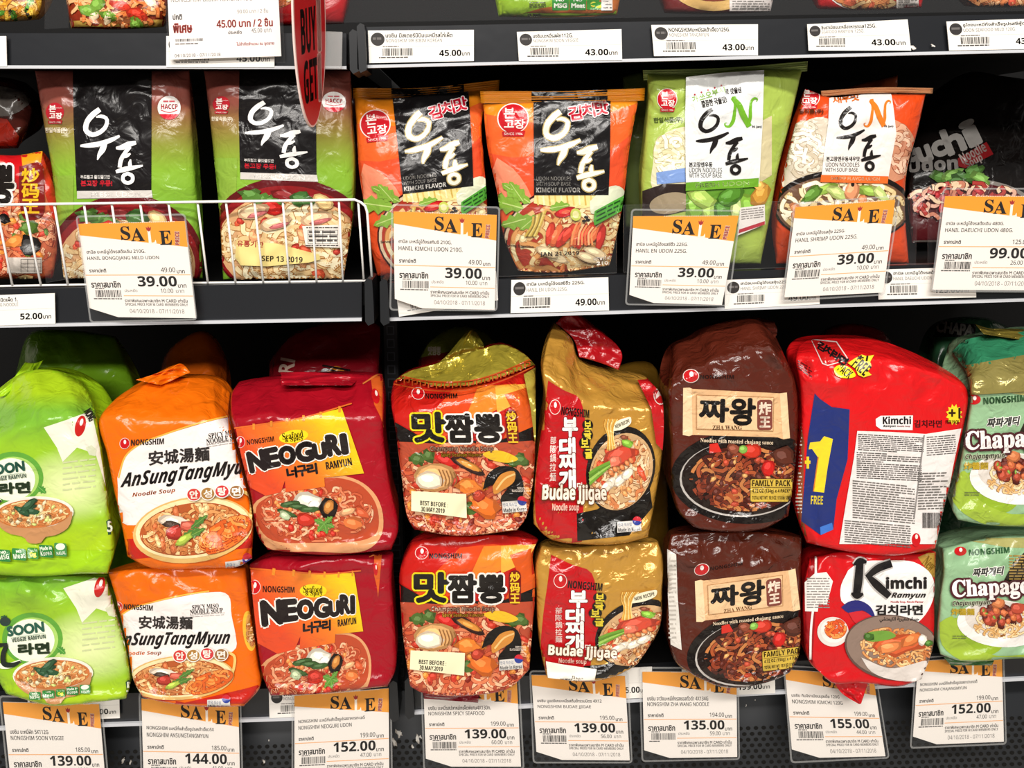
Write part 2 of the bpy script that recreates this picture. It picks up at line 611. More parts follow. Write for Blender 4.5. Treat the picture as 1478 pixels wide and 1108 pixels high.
class Pack:
    """a filled film pack: outline L, R (bottom to top), B, T; depth profile; wrinkles; printed designs"""

    def __init__(s, name, label, group, L, R, B=(), T=(), Y=((0, 0), (1, 0)), front=0.02, back=0.06, base='#cccccc',
                 nu=4.0, nv=4.0, wr=1.0, seed=1, mt=None, metal=0.0, grad=None, cat='noodle pack', lift=0.0, folds=26, res=(100, 112), prof=None, wtop=0.75, facet=0.0):
        s.co = Coons(L, R, B, T)
        s.Yk = np.array(Y, float)
        s.f, s.b, s.nu, s.nv, s.lift = front, back, nu, nv, lift
        s.prof = prof
        s.lv = 0.0
        s.mt = mt or M_FILM
        r = random.Random(seed)
        pts = s.co.gp
        s.sw, s.sh = np.ptp(pts[:, 0]) * 0.0007, np.ptp(pts[:, 1]) * 0.0007
        s.fold = []
        for i in range(folds):
            z = r.random()
            if z < 0.45:
                v0, a = r.uniform(wtop, 1.0), r.uniform(0.9, 2.2) * wr
            elif z < 0.65:
                v0, a = r.uniform(0, 0.14), r.uniform(0.6, 1.4) * wr
            else:
                v0, a = r.uniform(0.1, wtop), r.uniform(0.15, 0.6) * wr
            u0 = r.random()
            th = r.gauss(0, 0.55) + (math.pi / 2 if r.random() < 0.3 else 0)
            wd = r.uniform(0.006, 0.014)
            s.fold.append((u0, v0, th, r.uniform(0.014, 0.05), wd, min(a * 0.0022, 0.34 * wd) * r.choice((1, 1, -1))))
        for i in range(int(30 * wr)):
            v0 = r.uniform(wtop - 0.04, 1.0) if r.random() < 0.72 else r.uniform(0, 0.16)
            s.fold.append((r.random(), v0, r.uniform(-1.3, 1.3), r.uniform(0.010, 0.026), r.uniform(0.0038, 0.006), r.uniform(0.5, 1.1) * 0.0012 * r.choice((1, -1))))
        t = np.linspace(0, 1, 401)
        k = np.exp(-(np.linspace(-2.5, 2.5, 61)) ** 2)
        ys = np.interp(t, s.Yk[:, 0], s.Yk[:, 1])
        ys = np.convolve(np.r_[2 * ys[0] - ys[30:0:-1], ys, 2 * ys[-1] - ys[-2:-32:-1]], k / k.sum(), 'valid')
        s.Yk = np.c_[t, ys]
        g = np.linspace(0, 1, 321)
        a_, b_ = np.meshgrid(g, g)
        s.tab = None
        s.tab_ = s.depth(a_.ravel(), b_.ravel()).reshape(321, 321)
        if facet:                               # crushed film at the top: flat facets meeting in creases
            x, y = a_ * s.sw, b_ * s.sh
            d = np.full_like(x, 9.0)
            for i in range(26):
                px_, py_ = r.random() * s.sw, (wtop - 0.12 + (1.1 - wtop) * r.random()) * s.sh
                th, q = r.uniform(-0.7, 0.7), r.uniform(0.55, 0.9)
                c_, s_ = math.cos(th), math.sin(th)
                dx, dy = x - px_, y - py_
                d = np.minimum(d, np.hypot(dx * c_ + dy * s_, (-dx * s_ + dy * c_) * q) + r.uniform(0, 0.006))
            m = np.clip((b_ - wtop + 0.06) / 0.12, 0, 1) * np.minimum(sell(a_, 4) * sell(b_, 4) * 2, 1)
            kk = np.exp(-(np.arange(-3, 4) / 1.6) ** 2); kk /= kk.sum()
            d = np.apply_along_axis(lambda w: np.convolve(np.pad(w, 3, 'edge'), kk, 'valid'), 0, d)
            d = np.apply_along_axis(lambda w: np.convolve(np.pad(w, 3, 'edge'), kk, 'valid'), 1, d)
            s.tab_ = s.tab_ - facet * (d - 0.012) * m
        s.tab = s.tab_
        base_px = s.co(np.array([0.5]), np.array([0.0]))
        loc = P(base_px, s.Yk[0, 1])[0]
        s.o = empty(name, loc, label, cat, group)
        # body
        nu_, nv_ = res
        gu = 0.5 - 0.5 * np.cos(np.linspace(0, 1, nu_) * math.pi)
        gu = 0.6 * gu + 0.4 * np.linspace(0, 1, nu_)
        gv = 0.5 - 0.5 * np.cos(np.linspace(0, 1, nv_) * math.pi)
        gv = 0.6 * gv + 0.4 * np.linspace(0, 1, nv_)
        uu, vv = [q.ravel() for q in np.meshgrid(gu, gv)]
        Vf = s.S(uu, vv)
        px = s.co(uu, vv)
        Vb = s.back_side(uu, vv)
        F = []
        n1 = len(uu)
        edge = lambda i, j: i in (0, nv_ - 1) or j in (0, nu_ - 1)
        bid = lambda i, j: i * nu_ + j if edge(i, j) else n1 + i * nu_ + j
        for i in range(nv_ - 1):
            for j in range(nu_ - 1):
                a = i * nu_ + j
                F.append((a, a + 1, a + nu_ + 1, a + nu_))
                F.append((bid(i, j), bid(i + 1, j), bid(i + 1, j + 1), bid(i, j + 1)))
        s.V, s.F = [np.vstack([Vf, Vb])], F
        c = np.tile(np.array(lin(base, metal)), (n1, 1))
        if grad:
            gy = np.array([g[0] for g in grad], float)
            gc = np.array([lin(g[1], metal) for g in grad])
            for k in range(4):
                c[:, k] = np.interp(px[:, 1], gy, gc[:, k])
        s.C = [np.vstack([c, c])]
        s.n = 2 * n1

    def depth(s, u, v):
        if s.tab is not None:
            x, y = np.clip(u, 0, 1) * 320, np.clip(v, 0, 1) * 320
            i, j = np.minimum(x.astype(int), 319), np.minimum(y.astype(int), 319)
            x, y = x - i, y - j
            t = s.tab
            return (t[j, i] * (1 - x) + t[j, i + 1] * x) * (1 - y) + (t[j + 1, i] * (1 - x) + t[j + 1, i + 1] * x) * y
        Y = np.interp(v, s.Yk[:, 0], s.Yk[:, 1])
        e = sell(u, s.nu) * sell(v, s.nv)
        Y = Y - s.f * e
        if s.prof:
            Y = Y + np.interp(u, s.prof[0], s.prof[1]) * np.minimum(e * 1.5, 1)
        w = np.zeros(len(u))
        x, y = u * s.sw, v * s.sh
        for u0, v0, th, L, wd, a in s.fold:
            dx, dy = x - u0 * s.sw, y - v0 * s.sh
            t = dx * math.cos(th) + dy * math.sin(th)
            d = -dx * math.sin(th) + dy * math.cos(th) + 4 * t * t * (u0 - 0.5)
            w += a * np.exp(-(d / wd) ** 2 - (t / L) ** 2)
        return Y - w * np.minimum(e * 1.6, 1) ** 0.7

    def S(s, u, v, off=None):
        p = s.co(u, v)
        d = rays(p)
        Y = s.depth(u, v)
        pos = O3 + d * ((Y - O3[1]) / d[:, 1])[:, None]
        if off is not None:
            h = 0.004
            du = s.S(np.minimum(u + h, 1), v) - s.S(np.maximum(u - h, 0), v)
            dv = s.S(u, np.minimum(v + h, 1)) - s.S(u, np.maximum(v - h, 0))
            n = np.cross(du, dv)
            n /= np.linalg.norm(n, axis=1)[:, None] + 1e-12
            d = d / np.linalg.norm(d, axis=1)[:, None]
            c = np.clip(np.abs((n * d).sum(1)), 0.22, 1)
            pos = pos - d * (off / c)[:, None]
        return pos

    def back_side(s, u, v):
        Y = np.interp(v, s.Yk[:, 0], s.Yk[:, 1])
        p = P(s.co(u, v), Y)
        e = sell(u, 3) * sell(v, 1.9)
        p[:, 1] += s.b * e
        p[:, 2] += s.lift * sell(u, 4) * np.clip(1 - v * 3.2, 0, 1) * np.clip(v * 55, 0, 1)
        return p

    def place(s, art, Hm=None, extra=0.0):
        if not art.V:
            return np.zeros((0, 3)), np.zeros((0, 3), int), np.zeros((0, 4))
        V, T, C, L = art.get()
        px = hom(art.base if Hm is None else Hm, V)
        u, v = s.co.inv(px)
        err = np.linalg.norm(s.co(u, v) - px, axis=1)
        ok = err < 3.0
        T = T[ok[T].any(1)]
        pos = s.S(u, v, (L + 1 + extra) * LAY)
        # drop flat leftovers, keep winding towards the viewer
        a, b, c = pos[T[:, 0]], pos[T[:, 1]], pos[T[:, 2]]
        n = np.cross(b - a, c - a)
        T = T[np.linalg.norm(n, axis=1) > 1e-12]
        a, b, c = pos[T[:, 0]], pos[T[:, 1]], pos[T[:, 2]]
        n = np.cross(b - a, c - a)
        fl = (n * (O3 - a)).sum(1) < 0
        T[fl] = T[fl][:, ::-1]
        return pos, T, C

    def draw(s, art, Hm=None, extra=0.0):
        pos, T, C = s.place(art, Hm, extra + s.lv)
        if art.L:
            s.lv += max(l.max() for l in art.L) + 0.5
        s.V.append(pos)
        s.F += (T + s.n).tolist()
        s.C.append(C)
        s.n += len(pos)
        return s

    def sticker(s, name, art, Hm=None, label=None, extra=1.0):
        pos, T, C = s.place(art, Hm, extra + s.lv)
        link_mesh(name, pos, T, M_CARD, s.o, C, label=label)
        return s

    def flap(s, name, L, R, B=(), T=(), Y=(0, 0, 0, 0), col='#cccccc', col2=None, amp=0.003, seed=1, art=None, Hm=None, ribs=0, metal=0.0, label=None):
        """a crumpled film flap or a crimped seal of this pack: outline L, R, B, T, depth at its corners BL BR TL TR"""
        sheet(name, s.o, L, R, B, T, Y, col, col2, amp, seed, art, Hm, ribs, metal, s.mt, label)
        return s

    def done(s):
        return link_mesh('wrapper', np.vstack(s.V), s.F, s.mt, s.o, np.vstack(s.C)), s.o


def sheet(name, parent, L, R, B, T, Y, col, col2=None, amp=0.003, seed=1, art=None, Hm=None, ribs=0, metal=0.0, mt=None, label=None, n=(34, 24), th=0.0006):
    co = Coons(L, R, B, T)
    r = random.Random(seed)
    fs = [(r.random(), r.random(), r.uniform(0, 3.14), r.uniform(0.06, 0.25), r.uniform(0.4, 1) * r.choice((-1, 1))) for _ in range(16)]

    def dep(u, v):
        y = (1 - v) * ((1 - u) * Y[0] + u * Y[1]) + v * ((1 - u) * Y[2] + u * Y[3])
        w = np.zeros(len(u))
        for u0, v0, a, wd, k in fs:
            d = -(u - u0) * math.sin(a) + (v - v0) * math.cos(a)
            w += k * np.maximum(1 - np.abs(d) / wd, 0)
        y = y + amp * w * 0.6
        if ribs:
            y = y + 0.0007 * np.sin(v * ribs * 2 * math.pi)
        return y

    def S(u, v, off=0):
        p = co(u, v)
        d = rays(p)
        y = dep(u, v)
        return O3 + d * ((y - O3[1]) / d[:, 1])[:, None] - d * np.asarray(off).reshape(-1, 1)
    nu, nv = n
    uu, vv = [q.ravel() for q in np.meshgrid(np.linspace(0, 1, nu), np.linspace(0, 1, nv))]
    A = S(uu, vv)
    Bk = A + [0, th, 0]
    F = []
    m = len(uu)
    for i in range(nv - 1):
        for j in range(nu - 1):
            a = i * nu + j
            F += [(a, a + 1, a + nu + 1, a + nu), (m + a, m + a + nu, m + a + nu + 1, m + a + 1)]
    ring = [j for j in range(nu)] + [i * nu + nu - 1 for i in range(1, nv)] + [(nv - 1) * nu + j for j in range(nu - 2, -1, -1)] + [i * nu for i in range(nv - 2, 0, -1)]
    for i in range(len(ring)):
        a, b = ring[i], ring[(i + 1) % len(ring)]
        F.append((b, a, m + a, m + b))
    c = np.tile(np.array(lin(col, metal)), (m, 1))
    if col2:
        c = c * (1 - vv[:, None]) + np.array(lin(col2, metal)) * vv[:, None]
    Vs, Cs = [A, Bk], [c, c]
    if art is not None:
        V, T_, C_, L_ = art.get()
        u, v = co.inv(hom(art.base if Hm is None else Hm, V))
        pos = S(u, v, (L_ + 1) * LAY)
        F += [tuple(int(x) + 2 * m for x in t) for t in T_]
        Vs.append(pos); Cs.append(C_)
    return link_mesh(name, np.vstack(Vs), F, mt or M_FILM, parent, np.vstack(Cs), label=label)


# ------------------------------------------------------------------ helpers: plain solids
def box_mesh(name, quad_front, quad_back, m, parent=None, label=None):
    V = np.vstack([quad_front, quad_back])
    return link_mesh(name, V, [(0, 1, 2, 3), (7, 6, 5, 4), (0, 4, 5, 1), (1, 5, 6, 2), (2, 6, 7, 3), (3, 7, 4, 0)], m, parent, smooth=False, label=label)


def prism(name, pts2, Y0, Y1, m, parent=None, label=None, flat=True):
    """outline in the photo's pixels at depth Y0, carried straight back to Y1"""
    A = P(pts2, Y0)
    B = A.copy()
    B[:, 1] += Y1 - Y0
    n = len(A)
    F = [tuple(range(n)), tuple(range(2 * n - 1, n - 1, -1))] + [(i, i + n, (i + 1) % n + n, (i + 1) % n) for i in range(n)]
    return link_mesh(name, np.vstack([A, B]), F, m, parent, smooth=not flat, label=label)


def tube(name, pts, r, m, parent=None, seg=8):
    p = np.array(pts, float)
    V, F = [], []
    for i, c in enumerate(p):
        t = p[min(i + 1, len(p) - 1)] - p[max(i - 1, 0)]
        t /= np.linalg.norm(t)
        a = np.cross(t, [0.3, 1, 0.2]); a /= np.linalg.norm(a)
        b = np.cross(t, a)
        V += [c + r * (math.cos(k * 2 * math.pi / seg) * a + math.sin(k * 2 * math.pi / seg) * b) for k in range(seg)]
    for i in range(len(p) - 1):
        for k in range(seg):
            F.append((i * seg + k, i * seg + (k + 1) % seg, (i + 1) * seg + (k + 1) % seg, (i + 1) * seg + k))
    F += [tuple(range(seg))[::-1], tuple(range((len(p) - 1) * seg, len(p) * seg))]
    return link_mesh(name, V, F, m, parent)
# ------------------------------------------------------------------ the gondola: back, shelves, upright, kick panel
def up(px, Y, dz=0.0):
    p = P(px, Y)
    p[:, 2] += dz
    return p


fl = link_mesh('floor', [(x, y, z) for z in (0.0, -0.05) for x, y in ((-3, -5), (3, -5), (3, 0.6), (-3, 0.6))],
               [(0, 1, 2, 3), (7, 6, 5, 4), (0, 4, 5, 1), (1, 5, 6, 2), (2, 6, 7, 3), (3, 7, 4, 0)], mat('pale_polished_floor', '#a8a298', 0.4, bump=(3, 0.02, 'n')), smooth=False)
fl['kind'] = 'structure'
wl = link_mesh('wall_back', [(x, y, z) for y in (0.62, 0.7) for x, z in ((-3, 0), (3, 0), (3, 3.4), (-3, 3.4))],
               [(0, 1, 2, 3), (7, 6, 5, 4), (0, 4, 5, 1), (1, 5, 6, 2), (2, 6, 7, 3), (3, 7, 4, 0)], mat('off_white_paint', '#c9c4ba', 0.7, bump=(40, 0.05, 'n')), smooth=False)
wl['kind'] = 'structure'
zt, zb = 1.75, 0.0
bk = link_mesh('gondola_back_panel', [(x, y, z) for y in (0.47, 0.49) for x, z in ((-1.2, zb), (1.3, zb), (1.3, zt), (-1.2, zt))],
               [(0, 1, 2, 3), (7, 6, 5, 4), (0, 4, 5, 1), (1, 5, 6, 2), (2, 6, 7, 3), (3, 7, 4, 0)], M_BLACK, smooth=False)
tag(bk, 'black steel back panel closing the shelves behind the packs', 'shelf back')

RAILS = [  # x, y of rail top and rail bottom at the left end and at the right end
    ('black steel shelf of the left bay, at the top of the picture', (-300, 48, 97), (500, 48, 98.5)),
    ('black steel shelf of the right bay carrying five small white price labels', (527, 39, 97), (1800, 14, 67)),
    ('black steel shelf of the left bay fenced by white wire', (-300, 423, 477), (522, 407, 462)),
    ('black steel shelf of the right bay under the row of udon bags', (560, 408, 462), (1800, 366, 424)),
    ('lowest black steel shelf of the left bay, under the green, orange and red multipacks', (-300, 1016, 1063), (558, 988, 1034)),
    ('lowest black steel shelf of the right bay, under the gold, brown and kimchi multipacks', (596, 984, 1030), (1800, 918, 963)),
]
DECK = []
for i, (lab, (xa, ta, ba), (xb, tb, bb)) in enumerate(RAILS):
    a, b = up([(xa, ta), (xb, tb), (xb, bb), (xa, ba)], 0.0), None
    o = empty('gondola_shelf', tuple(a[3]), lab, 'shelf', 'black gondola shelves')
    back = a + [0, 0.012, 0]
    rail = box_mesh('price_rail', a[[3, 2, 1, 0]], back[[3, 2, 1, 0]], M_RAIL, o)
    # lip along the rail's foot
    l0 = up([(xa, ba - 3.2), (xb, bb - 3.2), (xb, bb + 1.2), (xa, ba + 1.2)], -0.004)
    box_mesh('rail_lip', l0[[3, 2, 1, 0]], l0[[3, 2, 1, 0]] + [0, 0.0035, 0], M_LIP, rail, 'pale clear lip of the rail')
    d0 = a[[0, 1]] + [0, 0.012, -0.004]
    df = np.array([d0[0] - [0, 0, 0.022], d0[1] - [0, 0, 0.022], d0[1], d0[0]])
    box_mesh('deck', df, df + [0, 0.448, 0], M_BLACK, o)
    if i % 2 == 0:
        x, t, q = xb + 4, tb - 6, bb + 8
    else:
        x, t, q = xa - 12, ta - 6, ba + 8
    w = 11
    prism('end_cap', [(x, t + 5), (x + w * 0.45, t), (x + w, t + 3), (x + w + 2, (t + q) / 2), (x + w + 3, q - 4), (x + w * 0.5, q), (x + 1, q - 6)][::-1], -0.014, 0.03, M_CAP, o)
    DECK.append(a[:2])

# slotted upright between the bays
a = Art(None, mx=0)
a.poly([(553, 440), (572, 440), (589, 1040), (567, 1040)], '#101012')
k = 470
while k < 1030:
    t = (k - 440) / 600
    xa, xb = 553 + 14 * t + 4, 572 + 17 * t - 4
    a.poly([(xa, k), (xb, k), (xb + 0.3, k + 13), (xa + 0.3, k + 13)], '#34343a')
    a.poly([(xa + 1.6, k + 1.6), (xb - 1.6, k + 1.6), (xb - 1.3, k + 11.4), (xa + 1.9, k + 11.4)], '#050505')
    k += 19
o = sheet('slotted_upright', None, [(566, 1060), (552, 430)], [(591, 1060), (573, 430)], (), (), (0.2, 0.2, 0.2, 0.2), '#101012', amp=0, art=a, mt=M_CARD, n=(3, 8), th=0.03)
tag(o, 'black slotted steel upright standing between the two bays', 'upright')

# perforated panel under the lowest shelf
a = Art(None, mx=0)
rr = random.Random(4)
V, T, n = [], [], 0
for row in range(9):
    for c in range(150):
        x = -40 + c * 11.2 + (5.6 if row % 2 else 0)
        y = 1086 + row * 8.3 - (x - 150) * 0.038
        if y > 1140:
            continue
        m = 10
        V += [(x, y)] + [(x + 3.4 * math.cos(q * 6.283 / m), y + 2.9 * math.sin(q * 6.283 / m)) for q in range(m)]
        T += [(n, n + 1 + q, n + 1 + (q + 1) % m) for q in range(m)]
        n += m + 1
a.add(V, T, '#030303')
for cx, cy, s_ in ((576, 1058, 7), (569, 1071, 5), (603, 1066, 5), (596, 1078, 3), (607, 1063, 3), (381, 1099, 3), (178, 1097, 3.5), (188, 1100, 3), (1077, 1018, 1.6), (1090, 1010, 1.2), (388, 1068, 1.4)):
    a.blob(cx, cy, s_ * 0.5, s_, '#c9c6c0', rr.uniform(-30, 30), hi=False, rough=0.6)
o = sheet('perforated_kick_panel', None, [(-400, 1300), (-400, 1040)], [(1900, 1300), (1900, 940)], (), (), (0.035,) * 4, '#27292c', amp=0, art=a, mt=M_CARD, n=(4, 3), th=0.004)
tag(o, 'dark perforated steel panel under the lowest shelf, with flecks of chipped paint', 'panel')

# white wire fence on the middle shelf of the left bay
fb = lambda x: 412 - (x + 0) * 0.012
b0 = P([(60, 411)], 0.006)[0]
o = empty('wire_fence', tuple(b0), 'white wire fence along the front of the middle shelf, before the green udon bags', 'fence')
tops = [-48, -6, 35, 78, 121, 161, 202, 243, 285, 326, 367, 408, 449, 489]
bots = [-26, 18, 59, 98, 139, 179, 220, 260, 300, 340, 380, 418, 457, 495]
yt = lambda x: 295.5 - (x + 0) * 0.0145
Yw = 0.004
ptop = [(x, yt(x)) for x in (-260, -100, 60, 200, 340, 450, 512)] + [(521, 292), (527, 297), (530, 306), (537, 403)]
tube('top_wire', P(ptop, Yw), 0.00135, M_WIRE, o)
tube('bottom_wire', P([(-260, 418), (100, 411), (300, 408), (536, 405)], Yw + 0.003), 0.0012, M_WIRE, o)
for x, y in zip(tops, bots):
    tube('upright_wire', P([(x, yt(x) - 1), (x + 0.5 * (y - x), 0.5 * (yt(x) + fb(y))), (y, fb(y))], Yw + 0.002), 0.00115, M_WIRE, o)
tube('upright_wire', P([(517, 290), (525, 403)], Yw + 0.002), 0.00115, M_WIRE, o)


def clear_sheet(name, quad, Y, lab, th=0.002):
    f = P(quad, Y)[[3, 2, 1, 0]]
    o = box_mesh(name, f, f + [0, th, 0], M_CLEAR)
    tag(o, lab, 'divider', 'clear acrylic shelf fronts and dividers')
    return o


clear_sheet('acrylic_shelf_front', [(546, 305), (890, 296), (890, 394), (550, 404)], 0.0035, 'clear acrylic front before the two orange kimchi udon bags')
clear_sheet('acrylic_shelf_front', [(900, 296), (1325, 286), (1322, 381), (900, 393)], 0.0035, 'clear acrylic front before the light green and orange-red udon bags')
clear_sheet('acrylic_shelf_front', [(1340, 285), (1600, 280), (1600, 370), (1340, 380)], 0.0035, 'clear acrylic front before the black udon bag')
clear_sheet('acrylic_shelf_front', [(470, -40), (1700, -70), (1700, 12), (470, 33)], 0.0045, 'long clear acrylic front of the right top shelf, under the bags of noodles')
clear_sheet('acrylic_shelf_front', [(57, 319), (113, 318), (113, 400), (66, 408)], 0.012, 'small clear acrylic divider beside the black and red noodle bag')
clear_sheet('acrylic_shelf_front', [(66, -40), (98, -40), (98, 40), (64, 42)], 0.012, 'clear acrylic divider on the left top shelf beside the noodle bags')
# ------------------------------------------------------------------ price tags and labels
INK = '#2b2826'


def serif_sale(a, sx=1.0):
    """SALE with a tulip over the L, lettering stepping down to the right"""
    def f(x, y):  # 0..1 letter box -> tag units
        return x, y
    a.text('S', 39.6, 3.6, 48.4, 17.0, INK, f='s', bold=0.15)
    a.text('A', 48.8, 5.4, 61.6, 18.4, INK, f='s', bold=0.15)
    # L in white under a red tulip
    x, y = 63.8, 8.2
    a.poly([(x + 1.1, y), (x + 3.6, y), (x + 3.6, y + 12.0), (x + 6.4, y + 11.6), (x + 7.6, y + 9.0), (x + 8.2, y + 12.9), (x, y + 12.9), (x, y + 12.2), (x + 1.1, y + 12.0)], '#fff4e4')
    a.poly([(x - 0.2, 4.6), (x + 1.4, 5.8), (x + 2.3, 3.6), (x + 3.2, 5.8), (x + 4.8, 4.6), (x + 4.2, 7.6), (x + 2.4, 9.4), (x + 0.4, 7.6)], '#a3201c')
    a.text('E', 75.4, 8.8, 86.2, 22.4, INK, f='s', bold=0.15)
    a.text('PRICE', 84.9, 14.6, 97.7, 18.2, '#b0322a', halo=(0.4, '#fbeee0'), rot=-86, f='b')


def sale_art(th, en, old, price, save, torn=True, seed=0, band='#f39a20'):
    a = Art(None, mx=0, seed=seed)
    h = 95.0
    out = [(0, 0), (100, 0), (100, h), (27, h), (0, h - 9)] if torn else [(0, 0), (100, 0), (100, h), (0, h)]
    a.poly(out, '#f3ece4')
    a.poly([(0, 0), (100, 0), (100, 25), (0, 11.5)], band)
    for k in range(36):
        a.poly([(30 + k * 1.7, -0.2), (31.2 + k * 1.7, -0.2), (30.6 + k * 1.7, 0.8)], '#f3ece4')
    serif_sale(a)
    n = len([c for c in th if not '\u0e31' <= c <= '\u0e4e' or c in '\u0e32\u0e40\u0e41\u0e42\u0e43\u0e44'])
    a.text(th, 4.5, 26.2, min(93, 4.5 + 2.15 * n), 31.2, '#4a4643', bold=0.08, f='n')
    a.text(en, 4.5, 33.2, min(95, 4.5 + 2.72 * len(en)), 37.3, '#4a4643', bold=0.06, f='n')
    a.text('ราคาปกติ', 4.8, 45.5, 21, 49.3, '#4a4643', bold=0.14)
    a.text(old, 73 if len(old) < 6 else 70.5, 44.8, 86, 49.4, '#4a4643', bold=0.05, f='n')
    a.text('บาท', 87.5, 47.6, 94.5, 50.6, '#4a4643', bold=0.1)
    a.rect(0.5, 51.6, 99.5, 52.5, '#efb07a')
    big = 50 if len(price) < 6 else 42.5
    a.text(price, big, 53.3, 86.2, 63.6, INK, bold=0.12, f='b')
    a.text('บาท', 87, 61.6, 94.5, 64.8, '#4a4643', bold=0.1)
    a.text('ราคาสมาชิก', 5, 58.6, 33, 64.6, '#3a3633', bold=0.22)
    a.bars(8, 67.3, 33.5, 74.6, '#33302e', 28, seed)
    a.lines(8, 65.3, 17, 66.5, 1, '#6a6663', 0.8)
    a.lines(5.5, 75.6, 33, 77, 1, '#55514e', 0.8, seed=seed + 2)
    a.text('ประหยัด', 36.5, 66.0, 48.5, 69.2, '#5a5653')
    a.text(save, 70.5, 65.8, 82, 70, '#5a5653', bold=0.03, f='n')
    a.text('บาท', 84.5, 66.8, 92, 70.0, '#5a5653')
    a.rect(35, 72.6, 99.5, 73.4, '#efb07a')
    a.text('ราคาพิเศษเฉพาะสมาชิก M CARD เท่านั้น', 35.5, 75.8, 94, 79.6, '#55514e', bold=0.08)
    a.text('SPECIAL PRICE FOR M CARD MEMBERS ONLY', 35.5, 80.4, 94, 83.0, '#55514e', f='b')
    a.text('04/10/2018 - 07/11/2018', 39, 86.4, 90, 90.6, '#6a6562', f='n')
    return a


def card_plane(quad, Yt, Yb):
    """the plane of a hanging card from its corners in the photo and the depth of its top and foot"""
    a = P([quad[0]], Yt)[0]; b = P([quad[1]], Yt)[0]
    c = (P([quad[2]], Yb)[0] + P([quad[3]], Yb)[0]) / 2
    n = np.cross(b - a, c - a); n /= np.linalg.norm(n)
    return (a, n if n.dot(O3 - a) > 0 else -n)


def flat_map(Hm, pl, lift=0.0):
    a, n = pl

    def f(V, off=0):
        d = rays(hom(Hm, V))
        t = ((a + n * lift - O3) @ n) / (d @ n)
        return O3 + d * t[:, None] + n * np.asarray(off, float).reshape(-1, 1)
    return f


def card_mesh(name, a, f, parent=None, m=None, th=0.0006, outline=None):
    """a printed card with its real thickness"""
    V, T, C, L = a.get()
    pos = f(V, 0.00002 + L * 0.00008)
    fl = np.array([np.cross(pos[t[1]] - pos[t[0]], pos[t[2]] - pos[t[0]]).dot(O3 - pos[t[0]]) < 0 for t in T[:1]])
    A, B, Cc = pos[T[:, 0]], pos[T[:, 1]], pos[T[:, 2]]
    n = (np.cross(B - A, Cc - A) * (O3 - A)).sum(1) < 0
    T = T.copy(); T[n] = T[n][:, ::-1]
    F = T.tolist()
    if outline is not None:
        o0 = f(np.array(outline, float), 0.0)
        k = len(pos); m_ = len(o0)
        o1 = o0 + [0, th, 0]
        pos = np.vstack([pos, o0, o1])
        C = np.vstack([C, np.tile(lin('#efe8e0'), (2 * m_, 1))])
        F += [tuple(range(k + m_, k + 2 * m_))] + [(k + i, k + (i + 1) % m_, k + m_ + (i + 1) % m_, k + m_ + i) for i in range(m_)]
    return link_mesh(name, pos, F, m or M_CARD, parent, C, smooth=False)


def sale_tag(label, card, holder, th, en, old, price, save, torn=True, Y=(-0.006, -0.011), seed=1, band='#f39a20'):
    a = sale_art(th, en, old, price, save, torn, seed, band)
    Hm = homog([(0, 0), (100, 0), (100, 95), (0, 95)], card)
    base = P([((card[0][0] + card[1][0]) / 2, (card[0][1] + card[1][1]) / 2)], Y[0])[0]
    o = empty('sale_price_tag', tuple(base), label, 'price tag', 'orange and white sale price tags')
    out = [(0, 0), (100, 0), (100, 95), (27, 95), (0, 86)] if torn else [(0, 0), (100, 0), (100, 95), (0, 95)]
    pl = card_plane(card, *Y)
    card_mesh('card', a, flat_map(Hm, pl), o, outline=out)
    # clear sleeve in front of the card and its welded rim
    Hs = homog([(0, 0), (100, 0), (100, 95), (0, 95)], holder)
    fs = flat_map(Hs, pl, 0.0022)

    def rr(x0, y0, x1, y1, r):
        p = []
        for cx, cy, ang in ((x1 - r, y0 + r, -90), (x1 - r, y1 - r, 0), (x0 + r, y1 - r, 90), (x0 + r, y0 + r, 180)):
            p += [(cx + r * math.cos(math.radians(ang + k)), cy + r * math.sin(math.radians(ang + k))) for k in (0, 30, 60, 90)]
        return np.array(p)
    q = rr(0, 0, 100, 95, 3.5)
    A = fs(q)
    m_ = len(q)
    F = [tuple(range(m_))[::-1], tuple(range(m_, 2 * m_))] + [(i, (i + 1) % m_, m_ + (i + 1) % m_, m_ + i) for i in range(m_)]
    sv = link_mesh('sleeve', np.vstack([A, A + [0, 0.0004, 0]]), F, M_SLEEVE, o, smooth=False)
    q2 = rr(1.6, 1.6, 98.4, 93.4, 2.5)
    A, B = fs(q) - [0, 0.0004, 0], fs(q2) - [0, 0.0004, 0]
    F = [(i, (i + 1) % m_, m_ + (i + 1) % m_, m_ + i) for i in range(m_)]
    link_mesh('sleeve_rim', np.vstack([A, B]), F, M_RIM, sv, smooth=False)
    return o


